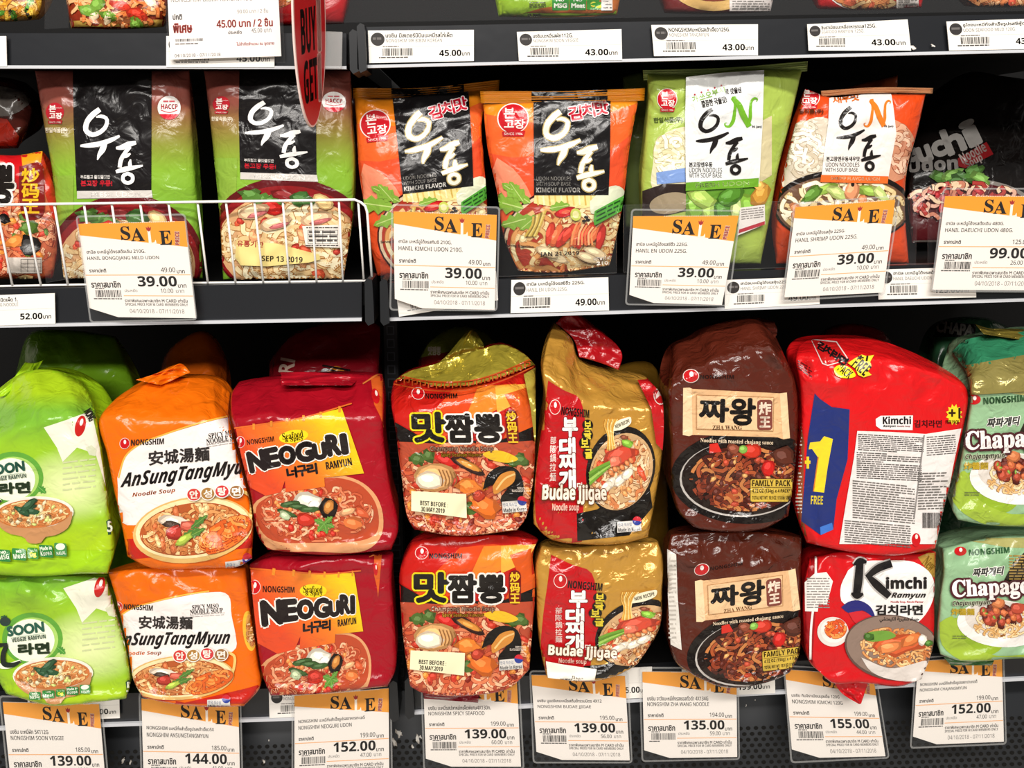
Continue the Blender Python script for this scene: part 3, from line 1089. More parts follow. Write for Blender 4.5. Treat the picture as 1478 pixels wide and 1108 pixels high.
def small_label(label, quad, th, en, price, Y=-0.0045, circle=True, seed=1, blank=False, px0=66):
    a = Art(None, mx=0, seed=seed)
    a.rect(0, 0, 100, 31, '#efebe4')
    if not blank:
        if circle:
            a.ell(8.6, 8.4, 6.3, 6.3, '#33302f')
            a.lines(4.2, 6.6, 13, 9.6, 1, '#6b6765', 0.75, seed=seed)
        a.text(th, 16, 2.4, 16 + min(80, 1.85 * len(th)), 6.8, '#45413f', bold=0.1, f='n')
        a.text(en, 16, 8.2, 16 + min(80, 2.2 * len(en)), 11.6, '#6a6663', f='n')
        a.rect(0.5, 15.2, 99.5, 15.45, '#c9c4bd')
        a.bars(12.5, 17.2, 40.5, 24.4, '#33302e', 30, seed)
        a.lines(9, 25.4, 40, 27, 1, '#4a4643', 0.8, seed=seed)
        a.lines(13, 15.0, 38, 16.6, 1, '#807b77', 0.6, seed=seed + 7, fill=0.2)
        a.text(price, px0, 19.4, px0 + 4.3 * len(price), 25.6, INK, bold=0.05, f='b')
        a.text('บาท', px0 + 4.3 * len(price) + 0.8, 22.2, px0 + 4.3 * len(price) + 8.4, 25.4, '#4a4643', bold=0.1)
    Hm = homog([(0, 0), (100, 0), (100, 31), (0, 31)], quad)
    o = card_mesh('price_label', a, flat_map(Hm, card_plane(quad, Y, Y)), None, outline=[(0, 0), (100, 0), (100, 31), (0, 31)])
    tag(o, label, 'price label', 'small white shelf labels')
    return o


S_ = 'SALE tag at '
TAGS = [
    ('orange and white sale tag hung on the wire fence, for mild udon at 39.00', [(113, 323), (267, 319), (283, 459), (131, 457)], [(109, 311), (268, 308), (285, 462), (130, 466)],
     'ฮานิล บะหมี่อูโด้งรสดั้งเดิม 210G.', 'HANIL BONGOJANG MILD UDON', '49.00', '39.00', '10.00', True),
    ('orange and white sale tag before the orange kimchi udon bags, at 39.00', [(568, 305), (717, 310), (714, 447), (570, 444)], [(565, 294), (722, 298), (718, 449), (562, 448)],
     'ฮานิล บะหมี่อูโด้งรสกิมจิ 210G.', 'HANIL KIMCHI UDON 210G.', '49.00', '39.00', '10.00', True),
    ('tilted orange and white sale tag before the light green udon bag, at 39.00', [(914, 312), (1066, 311), (1042, 440), (908, 436)], [(911, 301), (1070, 303), (1052, 442), (902, 440)],
     'ฮานิล บะหมี่อูโด้งรสซีอิ๊ว 225G.', 'HANIL EN UDON 225G.', '49.00', '39.00', '10.00', True),
    ('bent orange and white sale tag before the orange-red shrimp udon bag, at 39.00', [(1148, 299), (1292, 288), (1275, 422), (1132, 429)], [(1145, 293), (1300, 281), (1277, 426), (1128, 435)],
     'ฮานิล บะหมี่อูโด้งรสกุ้ง 225G.', 'HANIL SHRIMP UDON 225G.', '49.00', '39.00', '10.00', False),
    ('orange and white sale tag before the black udon bag, at 99.00', [(1364, 283), (1512, 283), (1500, 419), (1346, 418)], [(1361, 271), (1518, 271), (1506, 422), (1343, 421)],
     'ฮานิล บะหมี่อูโด้งรสดั้งเดิม 480G.', 'HANIL DAEUCHI UDON 480G.', '125.00', '99.00', '26.00', False),
    ('orange and white sale tag under the light green multipacks, at 139.00', [(4, 1013), (143, 1016), (154, 1147), (18, 1150)], [(-2, 1003), (147, 1006), (160, 1152), (14, 1155)],
     'นงชิม บะหมี่ผัก 5X112G', 'NONGSHIM SOON VEGGIE', '185.00', '139.00', '46.00', True),
    ('orange and white sale tag under the orange multipacks, at 144.00', [(204, 1008), (344, 1014), (347, 1146), (208, 1146)], [(200, 998), (348, 1004), (352, 1152), (204, 1152)],
     'NONGSHIM บะหมี่กึ่งสำเร็จรูปรสเต้าเจี้ยว5X', 'NONGSHIM ANSUNGTANGMYUN', '185.00', '144.00', '41.00', True),
    ('orange and white sale tag under the crimson multipacks, at 152.00', [(425, 1004), (561, 993), (562, 1125), (425, 1130)], [(421, 994), (565, 984), (567, 1130), (421, 1136)],
     'NONGSHIM บะหมี่กึ่งสำเร็จรูปรสอาหารทะเล5', 'NONGSHIM NEOGURI UDON', '199.00', '152.00', '47.00', True),
    ('orange and white sale tag under the red and gold seafood multipacks, at 139.00', [(611, 985), (746, 983), (752, 1106), (615, 1106)], [(607, 978), (750, 976), (757, 1110), (611, 1111)],
     'นงชิม บะหมี่รสปลาหมึกเผ็ดพิเศษ4X130ก.', 'NONGSHIM SPICY SEAFOOD', '199.00', '139.00', '60.00', True),
    ('orange and white sale tag under the golden multipacks, at 139.00', [(767, 974), (902, 975), (909, 1097), (775, 1096)], [(764, 967), (907, 968), (913, 1101), (769, 1101)],
     'นงชิม บูแดจิเกบะหมี่รสต้มข้ารวมมิตร 4X12', 'NONGSHIM BUDAE JJIGAE', '195.00', '139.00', '56.00', True),
    ('orange and white sale tag under the brown multipacks, at 135.00', [(927, 969), (1063, 970), (1064, 1092), (930, 1094)], [(922, 962), (1066, 962), (1068, 1096), (926, 1099)],
     'นงชิม จาวังบะหมี่กึ่งรสซอสถั่วดำ 4X134G', 'NONGSHIM ZHA WANG NOODLE', '194.00', '135.00', '59.00', True),
    ('tilted orange and white sale tag under the red kimchi multipacks, at 155.00', [(1133, 966), (1260, 974), (1278, 1091), (1144, 1094)], [(1130, 959), (1264, 967), (1284, 1094), (1141, 1101)],
     'นงชิม กิมจิราเมียนบุลเดี้ย 120G', 'NONGSHIM KIMCHI 120G', '199.00', '155.00', '44.00', True),
    ('orange and white sale tag under the mint green multipacks, at 152.00', [(1325, 954), (1446, 946), (1449, 1070), (1317, 1075)], [(1321, 948), (1449, 940), (1453, 1074), (1313, 1080)],
     'NONGSHIM บะหมี่กึ่งสำเร็จรูปรสชาปาเกตตี้', 'NONGSHIM CHAJANGMYUN', '199.00', '152.00', '47.00', True),
]
for i, (lab, card, hold, th, en, old, pr, sv, torn) in enumerate(TAGS):
    sale_tag(lab, card, hold, th, en, old, pr, sv, torn, seed=i + 3, Y=(-0.009, -0.013) if i < 5 else (-0.0065, -0.013), band='#f39a20' if i < 5 else '#f0a03a')

small_label('blank white edge of a price label at the left end of the top rail', [(-70, 53), (9, 52), (10, 96), (-70, 96)], '', '', '', blank=True)
small_label('white price label mostly hidden behind the red-print promotion sheet', [(240, 52), (396, 50), (396, 97), (240, 97)], 'นงชิม บิบิม', 'NONGSHIM BIBIM', '45.00')
small_label('white price label at 45.00, nearest the joint of the top rail', [(531, 44), (684, 43), (684, 88), (533, 91)], 'นงชิม มิสเตอร์บิบิมบะหมี่รสไก่เผ็ด', 'NONGSHIM MR BIBIM KOREAN', '45.00', seed=2)
small_label('white price label at 43.00 under the green vegetable noodle bag', [(746, 46), (897, 42), (898, 87), (749, 88)], 'นงชิมบะหมี่รสผัก112G.', 'NONGSHIM SOON VEGGIE', '43.00', seed=3)
small_label('white price label at 43.00 with a notched lower left corner', [(940, 36), (1094, 35), (1094, 80), (944, 81)], 'NONGSHIMบะหมี่รสเต้าเจี้ยว125G.', 'NONGSHIM TANGMYUN', '43.00', seed=4)
small_label('white price label at 43.00 for seafood noodles beside flakes of torn paper', [(1165, 35), (1310, 28), (1315, 73), (1167, 73)], 'ชินราเมียนบะหมี่อาหารทะเล125G.', 'SEAFOOD RAMYUN 125G.', '43.00', seed=5)
small_label('white price label cut off by the right edge of the photo, top rail', [(1366, 31), (1517, 26), (1519, 70), (1370, 73)], 'อูโดงบะหมี่กึ่งสำเร็จรูปรสซีฟู้ดอูด้ง', 'UDON SEAFOOD MILD 120G.', '43.00', seed=6)
small_label('white price label at 52.00 below the wire fence', [(-70, 428), (79, 423), (80, 467), (-68, 472)], 'บะหมี่รสปลาหมึกชนิดเผ็ด 1.', 'NONGSHIM SPRING NOODLE', '52.00', seed=7)
small_label('white price label at 49.00 with a grey smudge, between two sale tags', [(738, 404), (878, 400), (879, 448), (737, 452)], 'ฮานิล บะหมี่อูโด้งรสซีอิ๊ว 225G.', 'HANIL EN UDON 225G.', '49.00', seed=8)
small_label('white price label at 49.00 half behind the bent sale tag', [(1046, 404), (1183, 399), (1183, 439), (1046, 446)], 'ฮานิลบะหมี่อูโด้งรสกุ้ง225G.', 'HANIL SHRIMP UDON 225G.', '49.00', seed=9)
small_label('white price label at 125.00 half behind the black bag\'s sale tag', [(1267, 389), (1408, 385), (1409, 429), (1268, 432)], 'ฮานิล บะหมี่อูโด้งรสดั้งเดิม', 'HANIL DAEUCHI UDON', '125.00', seed=10, px0=58)
small_label('white price label crooked behind the kimchi udon sale tag', [(571, 415), (716, 391), (719, 433), (576, 457)], 'ฮานิล', 'HANIL', '49.00', seed=11)
small_label('white price label on the lowest rail, right end out beside the 139.00 tag', [(40, 1003), (172, 998), (173, 1036), (40, 1041)], 'นงชิม', 'NONGSHIM', '43.00', seed=12)
small_label('white price label with its barcode showing left of the 152.00 tag', [(388, 996), (520, 991), (520, 1031), (389, 1036)], 'นงชิม', 'NONGSHIM', '52.00', seed=13)
small_label('white price label out between the golden and brown packs\' sale tags', [(812, 968), (941, 962), (942, 1006), (812, 1012)], 'นงชิม', 'NONGSHIM 4X134G', '195.00', seed=14, px0=60)
small_label('white price label at 199.00 right of the 135.00 tag', [(984, 966), (1118, 960), (1119, 1000), (985, 1006)], 'นงชิม', 'NONGSHIM', '199.00', seed=15, px0=60)

# white promotion sheet printed in red and grey, in its sleeve
a = Art(None, mx=0)
a.rect(0, -60, 100, 52, '#f4eeea')
a.text('NONGSHIM BIBIM KIMCHI113G', 3, -3, 76, 1.6, '#6b6663', f='n')
a.text('ปกติ', 4, 12, 12, 17, '#5a5553', bold=0.2)
a.text('90.00 บาท / 2 ชิ้น', 62, 9, 90, 13, '#6b6663', f='n')
a.text('พิเศษ', 4, 20.5, 20.5, 28.6, '#c0392b', bold=0.45)
a.text('45.00 บาท / 2 ชิ้น', 43, 17.6, 93.5, 25, '#cb4a3c', bold=0.3, f='n')
a.text('ประหยัด', 53, 28, 65, 31, '#5a5553', bold=0.1)
a.text('45.00 บาท', 74, 26.5, 92, 30.4, '#5a5553')
a.bars(5.5, 34, 30, 36.4, '#4a4643', 30, 9)
a.lines(5, 38, 26, 39.4, 1, '#6b6663', 0.7)
a.text('ไม่จำกัดจำนวน ณ จุดขาย', 60, 38.5, 94, 42.4, '#d0605a', bold=0.1)
a.text('04/10/2018 - 07/11/2018', 4, 47.3, 45, 50.2, '#6b6663')
Hm = homog([(0, 0), (100, 0), (100, 52), (0, 52)], [(242, 1), (402, -3), (406, 81), (246, 86)])
f = flat_map(Hm, card_plane([(242, 1), (402, -3), (406, 81), (246, 86)], -0.008, -0.009))
o = empty('promotion_sheet', tuple(f(np.array([[50.0, -60.0]]))[0]), 'white promotion sheet printed in red, 45.00 for two, hanging from the top shelf', 'price sheet')
card_mesh('card', a, f, o, outline=[(0, -60), (100, -60), (100, 52), (0, 52)])
q = f(np.array([(-3, -64), (103.5, -64), (103.5, 58), (-1, 58)], float)) - [0, 0.0016, 0]
box_mesh('sleeve', q[[3, 2, 1, 0]], q[[3, 2, 1, 0]] + [0, 0.0004, 0], M_SLEEVE, o)

# red oval sign standing out from the rail, seen almost edge-on
nearY, farY = -0.075, -0.012
xs = {0: (428, 470)}


def sign_pt(V):
    """sign plane: x 0 (outer edge) .. 100 (rail side), y 0..240 down"""
    A = P([(416, -150)], nearY)[0]; B = P([(464, -150)], farY)[0]
    D = P([(452, 183)], -0.047)[0]
    c = (A + B) / 2
    ex = (B - A) / 100
    ey = (D - c) / 240
    return c + (V[:, :1] - 50) * ex + V[:, 1:2] * ey


a = Art(None, mx=0)
a.ell(50, 120, 50, 120, '#e9b9b0', n=64)
a.ell(50, 120, 47.5, 118, '#b8151a', n=64)
a.text('BUY', 20, 112, 66, 158, '#2a1614', f='b', bold=0.6)
a.text('GET', 24, 166, 66, 211, '#2a1614', f='b', bold=0.6)
a.text('1', 72, 100, 82, 160, '#d99a92', bold=2.5)
a.text('1', 70, 165, 79, 214, '#d99a92', bold=2.5)
o = empty('promotion_sign', tuple(sign_pt(np.array([[100.0, 120.0]]))[0]), 'red oval BUY 1 GET 1 sign standing out edge-on from the top rail', 'sign')
V, T, C, L = a.get()
ax = sign_pt(np.array([[0., 0], [100, 0], [0, 100]]))
nrm = np.cross(ax[1] - ax[0], ax[2] - ax[0]); nrm /= np.linalg.norm(nrm)
if nrm.dot(O3 - ax[0]) < 0:
    nrm = -nrm
pos = sign_pt(V) + nrm * (0.0006 + L[:, None] * 0.00006)
A_, B_, C_ = pos[T[:, 0]], pos[T[:, 1]], pos[T[:, 2]]
fl = (np.cross(B_ - A_, C_ - A_) * nrm).sum(1) < 0
T = T.copy(); T[fl] = T[fl][:, ::-1]
rim = np.array([(50 + 50 * math.cos(t), 120 + 120 * math.sin(t)) for t in np.linspace(0, 6.2832, 64, endpoint=False)])
r0, r1 = sign_pt(rim) + nrm * 0.0006, sign_pt(rim) - nrm * 0.0012
k = len(pos)
F = T.tolist() + [tuple(range(k + 64, k + 128))] + [(k + i, k + (i + 1) % 64, k + 64 + (i + 1) % 64, k + 64 + i) for i in range(64)]
link_mesh('sign_board', np.vstack([pos, r0, r1]), F, M_SIGN, o, np.vstack([C, np.tile(lin('#e0c8c0'), (128, 1))]), smooth=False)
q = P([(462, 45), (494, 46), (493, 99), (462, 98)], -0.011)
box_mesh('clip', q[[3, 2, 1, 0]], q[[3, 2, 1, 0]] + [0, 0.003, 0], M_RIM, o, 'clear plastic clip on the rail')
# ------------------------------------------------------------------ printed designs of the packs
M1 = crop(0, 0, 3.957)          # drawing frames: enlarged views of the photo that the designs were measured in
X1 = crop(370, 0, 3.957)
O1 = crop(740, 0, 3.957)
Q1 = crop(1108, 0, 3.957)
S1 = crop(0, 500, 3.957)
N1 = crop(300, 500, 3.957)
U1 = crop(560, 460, 3.4625)
Z1 = crop(900, 460, 3.4625)
K1 = crop(1108, 460, 3.462)
A2 = crop(0, 780, 3.3775)
N2 = crop(340, 780, 3.3775)
C2 = crop(560, 760, 3.185)
Z2 = crop(900, 760, 3.185)
K2 = crop(1108, 760, 3.184)


class Box:
    """from one box to another, with its scale in k"""

    def __init__(s, a, b, rot=0.0):
        s.a, s.b = a, b
        s.kx, s.ky = (b[2] - b[0]) / (a[2] - a[0]), (b[3] - b[1]) / (a[3] - a[1])
        s.k = (s.kx + s.ky) / 2
        s.r = math.radians(rot)

    def __call__(s, q):
        x, y = s.b[0] + (q[0] - s.a[0]) * s.kx, s.b[1] + (q[1] - s.a[1]) * s.ky
        cx, cy = (s.b[0] + s.b[2]) / 2, (s.b[1] + s.b[3]) / 2
        c, n = math.cos(s.r), math.sin(s.r)
        return cx + (x - cx) * c - (y - cy) * n, cy + (x - cx) * n + (y - cy) * c


UDON = [
    ([(272, 636), (232, 668), (196, 716), (192, 766), (226, 790), (272, 776), (308, 738), (312, 694), (278, 678), (250, 684)], [30, 34, 32, 30, 28, 26, 24, 22, 20, 8], False),
    ([(158, 858), (200, 856), (270, 846), (340, 822), (388, 798)], [12, 26, 30, 26, 14], False),
    ([(300, 842), (288, 880), (268, 915), (258, 944)], [34, 36, 22, 6], False),
    ([(366, 872), (400, 868), (440, 850), (484, 838)], [14, 30, 34, 22], False),
    ([(448, 862), (420, 900), (396, 944), (388, 990)], [26, 24, 26, 24], False),
    ([(390, 930), (430, 918), (452, 905)], [8, 22, 10], False),
    ([(366, 1016), (412, 1002), (470, 990), (524, 978)], [20, 30, 24, 10], False),
    ([(452, 940), (448, 966), (452, 990)], [8, 22, 22], False),
    ([(436, 1026), (410, 1040), (410, 1070), (436, 1084), (462, 1070), (462, 1042)], [22, 22, 22, 22, 22, 22], True),
]
UB = (145, 630, 530, 1095)
ENN = [  # the curled N
    ([(60, 0), (40, 6), (52, 30), (50, 90), (40, 140), (20, 165), (2, 160), (0, 146), (12, 144)], [14, 18, 16, 18, 20, 14, 10, 7, 3], False),
    ([(44, 4), (72, 40), (96, 100), (128, 165)], [20, 30, 34, 30], False),
    ([(118, 166), (132, 120), (134, 60), (140, 20), (158, 4), (170, 10), (166, 24)], [12, 18, 16, 14, 12, 8, 4], False),
]


def egg(a, x, y, r, txt=None, red='#c4161c', c='#1c1614', ry=None, rot=0, ol=True):
    """the maker's red seed mark and its lettering box"""
    ry = ry or r * 0.9
    if ol:
        a.ell(x, y, r * 1.1, ry * 1.1, '#f3ded6', rot)
    a.ell(x, y, r, ry, red, rot)
    a.ell(x + r * 0.06, y - ry * 0.3, r * 0.27, ry * 0.44, '#fbeee8', rot)
    if txt:
        a.text('NONGSHIM', *txt[:4], c, bold=0.3, f='b', rot=txt[4] if len(txt) > 4 else 0)


def made(a, x, y, w, rot=-4):
    """origin badge with its blue and red roundel"""
    h = w * 0.46
    a.poly([(x, y), (x + w, y - h * 0.18), (x + w * 1.02, y + h * 0.8), (x, y + h)], '#d9d4cd')
    a.text('한국 직수입', x + w * 0.04, y + h * 0.1, x + w * 0.6, y + h * 0.42, '#5b6b8a', rot=rot)
    a.text('Made in Korea', x + w * 0.04, y + h * 0.5, x + w * 0.98, y + h * 0.86, '#23252e', f='b', rot=rot)
    r = w * 0.19
    cx, cy = x + w * 0.84, y - h * 0.1
    a.ell(cx, cy, r, r, '#c72a35')
    a.ell(cx, cy, r, r, '#2c3f92', n=20, a0=10, a1=190)


def halo_text(a, t, x0, y0, x1, y1, c, hc, b, hw, rot=0, shear=0, f=''):
    a.text(t, x0, y0, x1, y1, c, bold=b, halo=(b + hw, hc), rot=rot, shear=shear, f=f)


NOOD = ['#e6b274', '#d9965a', '#f0cb92', '#c97a44']
REDN = ['#e09a72', '#d67a52', '#eebb94', '#c95a38']

# ---- champong (red, gold collar), measured on the lower pack
champong = a = Art(C2, 14, 11)
a.poly([(40, 40), (700, 40), (700, 780), (40, 780)], '#c01d16')
a.poly([(330, 95), (520, 90), (430, 210), (250, 330), (120, 340)], '#d8481c', smooth=30)
a.poly([(440, 90), (620, 80), (560, 180), (480, 220), (330, 330)], '#e8842a')
a.poly([(520, 90), (680, 80), (640, 160), (520, 215)], '#ecaa40')
a.poly([(560, 130), (690, 90), (690, 320), (540, 330), (600, 220)], '#d2561e')
a.poly([(40, 255), (150, 318), (330, 345), (540, 335), (700, 270), (700, 380), (40, 380)], '#17110f')
a.poly([(40, 345), (150, 350), (330, 362), (540, 350), (700, 340), (700, 790), (40, 790)], '#b34a30')
a.food(370, 570, 345, 225, 240, REDN, 15, 110, [('#c23a26', 26, 26), ('#e08a3a', 14, 20), ('#7a2418', 8, 20)], dark='#8c3420')
for x, y in ((140, 425), (575, 435), (190, 410), (610, 430), (365, 640)):
    a.blob(x, y, 34, 28, '#4c662c', rough=0.4)
a.blob(270, 430, 55, 30, '#c9251e', 20)
a.poly([(430, 400), (500, 385), (550, 395), (600, 425), (560, 440), (470, 425)], '#e3b428', smooth=20)
a.blob(360, 450, 80, 24, '#3a201a', 28)
a.blob(375, 452, 62, 15, '#d18a3a', 26)
a.blob(215, 505, 98, 62, '#d9a468', -6, rough=0.12)
a.blob(190, 520, 64, 40, '#f6e6cc', 0, rough=0.1)
for i in range(5):
    a.stroke([(235 + i * 17, 470 + i * 3), (250 + i * 16, 520), (245 + i * 14, 545)], 5, '#8a5a30', 10)
a.blob(370, 545, 60, 40, '#e07a2c', 10, rough=0.3)
a.blob(430, 630, 66, 44, '#df6f26', 30, rough=0.3)
a.blob(410, 585, 30, 26, '#b23a24', 0)
a.poly([(430, 560), (455, 495), (520, 455), (590, 470), (612, 520), (600, 600), (520, 640), (505, 600), (545, 545), (500, 530)], '#16120f', smooth=30)
a.poly([(475, 545), (520, 490), (580, 480), (575, 520), (520, 560), (480, 580)], '#c98438', smooth=22)
a.stroke([(490, 560), (535, 510), (580, 490)], 8, '#e9bd78', 12)
egg(a, 155, 120, 28, (190, 122, 340, 145), ry=27)
halo_text(a, '맛', 124, 214, 276, 344, '#1a1512', '#e8d81e', 7, 8)
a.text('맛', 124, 214, 276, 344, '#1a1512', bold=7)
halo_text(a, '짬뽕', 280, 222, 534, 346, '#1a1512', '#f6efe6', 7, 8)
a.rrect(556, 200, 611, 358, 24, '#6e120e')
for i, ch in enumerate('炒码王'):
    a.text(ch, 562, 210 + i * 49, 605, 252 + i * 49, '#eec22a', bold=1.5)
halo_text(a, 'Champong Noodle Soup', 200, 366, 490, 394, '#f4d9b8', '#7a1a12', 0.1, 2.2, f='b')
halo_text(a, 'Spicy Seafood Flavour', 250, 397, 440, 418, '#e9c23c', '#7a1a12', 0.1, 2.2, f='b')
a.text('SERVING', 585, 548, 634, 556, '#f0e0d0')
a.text('SUGGESTION', 560, 559, 634, 569, '#f0e0d0')
made(a, 512, 612, 106)
CH_U = via(C2, U1, [(155, 120), (540, 345), (105, 575), (615, 655)], [(150, 372), (578, 612), (118, 868), (690, 965)])
champ_date = a = Art(C2, 18)
a.poly([(104, 568), (354, 580), (350, 684), (100, 655)], '#efe6bf')
a.text('BEST BEFORE :', 142, 614, 268, 634, '#3a352c', bold=0.2, rot=4, f='b')
a.text('30.MAY.2019', 145, 640, 252, 660, '#3a352c', bold=0.2, rot=4, f='b')

# ---- budae (gold with red panel), measured on the lower pack
budae = a = Art(C2, 14, 12)
a.poly([(750, 128), (850, 175), (930, 205), (958, 290), (968, 400), (962, 500), (930, 640), (930, 720), (735, 700), (705, 600), (712, 420), (735, 250)], '#b8151b', smooth=40)
a.poly([(900, 640), (1000, 632), (1120, 590), (1290, 520), (1290, 640), (1150, 720), (900, 720)], '#15110e')
a.ell(1150, 490, 205, 150, '#1b1512', -22)
a.ell(1150, 500, 190, 130, '#caa273', -22)
a.food(1150, 505, 178, 118, 120, ['#e2b888', '#d99c62', '#efd2a8', '#cf7e4c'], 12, 80, [('#d5502f', 12, 24), ('#e09a5c', 10, 16)], rot=-22, dark='#8a4a26')
for i in range(9):
    a.stroke([(1075 + i * 6, 430), (1085 + i * 4, 370), (1072 + i * 7, 330), (1080 + i * 9, 300)], 5, ['#e9b85a', '#d79a3c', '#f3d58c'][i % 3], 12)
a.blob(1140, 450, 85, 34, '#cf4a34', -14)
a.blob(1110, 470, 40, 22, '#e2745a', -10)
for x, y in ((1080, 548), (1130, 540), (1175, 520), (1055, 560)):
    a.blob(x, y, 38, 17, '#e8dcc8', -24, rough=0.1)
for x, y in ((1110, 500), (1150, 495), (1180, 480), (1085, 512), (1205, 470)):
    a.blob(x, y, 15, 11, '#d9824e', 20, rough=0.1)
for i in range(4):
    a.stroke([(968, 548 - i * 12), (1010, 525 - i * 10), (1085, 485 - i * 4)], 11, ['#6c9a34', '#9cc25a', '#5a8428'][i % 3], 10)
a.blob(1195, 402, 36, 17, '#86b83e', 10)
a.blob(1180, 378, 24, 10, '#8a4a30', 0)
a.poly([(1120, 352), (1135, 318), (1200, 295), (1236, 292), (1235, 312), (1180, 342)], '#ece3c4', smooth=24)
a.text('NEW RECIPE', 1132, 312, 1226, 328, '#4a3a24', bold=0.1, rot=-16, f='b')
for i, ch in enumerate('부대찌개'):
    y = (296, 378, 438, 497)[i]; h = (74, 60, 58, 62)[i]
    x = (836, 820, 818, 818)[i]
    halo_text(a, ch, x, y, x + 78, y + h, '#fbf6ef', '#6a0f12', 4, 3)
a.text('면', 906, 541, 931, 566, '#fbf0e8', bold=0.8)
for i, ch in enumerate('보글보글'):
    x, y = (948, 944, 927, 945)[i], (306, 346, 378, 420)[i]
    a.ell(x + 26, y + 19, 31, 23, '#1b1410')
    a.text(ch, x + 7, y + 3, x + 46, y + 36, '#e5cc3a', bold=1.6)
for i, ch in enumerate('部隊鍋拉麵'):
    a.text(ch, 770, 370 + i * 33, 800, 399 + i * 33, '#f2dcd2', bold=0.4)
halo_text(a, 'Budae Jjigae', 738, 548, 1052, 610, '#f6e9d6', '#6a3c1c', 1.2, 3.5, rot=3, f='b')
a.text('Noodle soup', 785, 606, 912, 634, '#eebfae', bold=0.2, rot=3, f='b')
egg(a, 792, 248, 28, (828, 253, 986, 288, 5), ry=30)
a.rect(1165, 612, 1200, 618, '#c9c0b4')
BU_U = via(C2, U1, [(792, 248), (986, 280), (740, 560), (1052, 592)], [(835, 440), (1006, 478), (775, 858), (1092, 886)])
budae_date = a = Art(C2, 18)
a.poly([(726, 618), (800, 632), (960, 655), (950, 706), (820, 708), (735, 694)], '#efe8da')
a.text('BEST BEFORE :', 788, 684, 908, 698, '#3a352c', bold=0.2, rot=3, f='b')
a.text('30.MAY.2019', 790, 697, 890, 706, '#3a352c', bold=0.2, rot=3, f='b')

# ---- zha wang (brown), measured on the upper pack
zhawang = a = Art(Z1, 14, 13)
a.ell(620, 790, 385, 235, '#120b09')
a.ell(590, 800, 310, 190, '#b9b2ac')
a.ell(594, 796, 304, 186, '#1d100c')
a.food(600, 800, 270, 160, 210, ['#6e2a18', '#8e3c22', '#a8522c', '#4a1a10', '#c07a44'], 17, 105,
       [('#5a2418', 18, 24), ('#b5442a', 10, 20), ('#d8a060', 6, 16)], dark='#2a0f08')
a.blob(640, 660, 56, 38, '#c6321f', 0, rough=0.12)
a.blob(725, 745, 34, 44, '#c41f18', 15, rough=0.15)
a.poly([(430, 625), (470, 620), (490, 665), (428, 670)], '#cf2c20')
a.blob(597, 652, 24, 22, '#7fae4a', rough=0.06)
a.blob(550, 650, 34, 26, '#8a4630', 10)
a.blob(800, 690, 60, 50, '#5a2a1c', 30)
a.poly([(298, 345), (330, 343), (345, 350), (780, 372), (816, 368), (832, 596), (800, 602), (770, 592), (345, 580), (328, 586), (296, 580)], '#e3b585')
a.poly([(298, 345), (330, 343), (340, 350), (345, 578), (328, 586), (296, 580)], '#efcfa4')
a.poly([(780, 372), (816, 368), (832, 596), (796, 600)], '#edcb9e')
for q in ([(364, 380), (752, 392)], [(752, 392), (748, 562)], [(748, 562), (364, 552)], [(364, 552), (364, 380)]):
    a.stroke(q, 2.4, '#a97a4c', 12)
a.poly([(368, 384), (748, 396), (744, 558), (368, 548)], '#e9c294')
for t, b in (('짜', (382, 404, 522, 512)), ('왕', (536, 400, 656, 528))):
    a.text(t, *b, '#140f0d', bold=6, rot=2)
a.rrect(668, 404, 744, 556, 16, '#7c3f34')
a.text('炸', 678, 418, 736, 478, '#f1d8c2', bold=2.5)
a.text('王', 682, 490, 732, 540, '#f1d8c2', bold=2.5)
a.text('ZHA WANG', 445, 532, 592, 554, '#8a5a34', bold=0.1, f='s')
a.text('Noodles with roasted chajang sauce', 384, 602, 748, 628, '#ead2b2', bold=0, rot=2, f='s')
egg(a, 337, 285, 37, (384, 280, 552, 300, 0), ry=31, c='#260d08')
a.rrect(632, 798, 846, 916, 10, '#4a3410')
a.rrect(635, 801, 843, 913, 8, '#cfae43')
a.text('FAMILY PACK', 643, 806, 834, 836, '#3a2a0c', bold=0.2, f='b')
a.rect(640, 842, 838, 845, '#5a4414')
a.text('4.72 OZ (134g) x 4 PACKS', 643, 850, 834, 874, '#3a2a0c', bold=0.1, f='b')
a.text('TOTAL NET WT. 18.9 OZ (1.18 lb) 536g', 643, 884, 834, 908, '#3a2a0c', bold=0.1, f='b')
ZH_L = via(Z1, Z2, [(298, 345), (816, 368), (832, 596), (300, 580)], [(328, 250), (790, 192), (812, 380), (338, 436)])

# ---- kimchi, front (lower pack)
kimchi = a = Art(K2, 14, 14)
a.poly([(150, 80), (215, 110), (235, 130), (205, 640), (150, 640)], '#9c151b')
a.stroke([(222, 120), (218, 300), (200, 460), (196, 610)], 10, '#efe9e4', 18)
a.poly([(170, 255), (215, 215), (270, 208), (300, 250), (272, 358), (235, 352), (230, 390), (172, 388)], '#ece6e0')
a.lines(180, 235, 285, 380, 12, '#8a8480', 0.4, seed=8)
a.poly([(690, 140), (780, 100), (790, 260), (740, 210)], '#b08a3a')
a.text('New', 715, 145, 772, 195, '#7a5a1c', bold=0.5, rot=42, f='s')
a.poly([(370, 200), (420, 165), (540, 155), (680, 165), (752, 220), (768, 290), (740, 380), (690, 440), (620, 475), (560, 480), (505, 450), (480, 400), (400, 360), (345, 350), (335, 280)], '#f2eeea', smooth=50)
a.poly([(338, 370), (370, 345), (420, 338), (470, 365), (490, 400), (495, 425), (440, 385), (370, 395)], '#2a2a70', smooth=26)
a.poly([(372, 395), (440, 388), (492, 425), (520, 462), (580, 486), (520, 492), (460, 470), (400, 440)], '#cc2630', smooth=26)
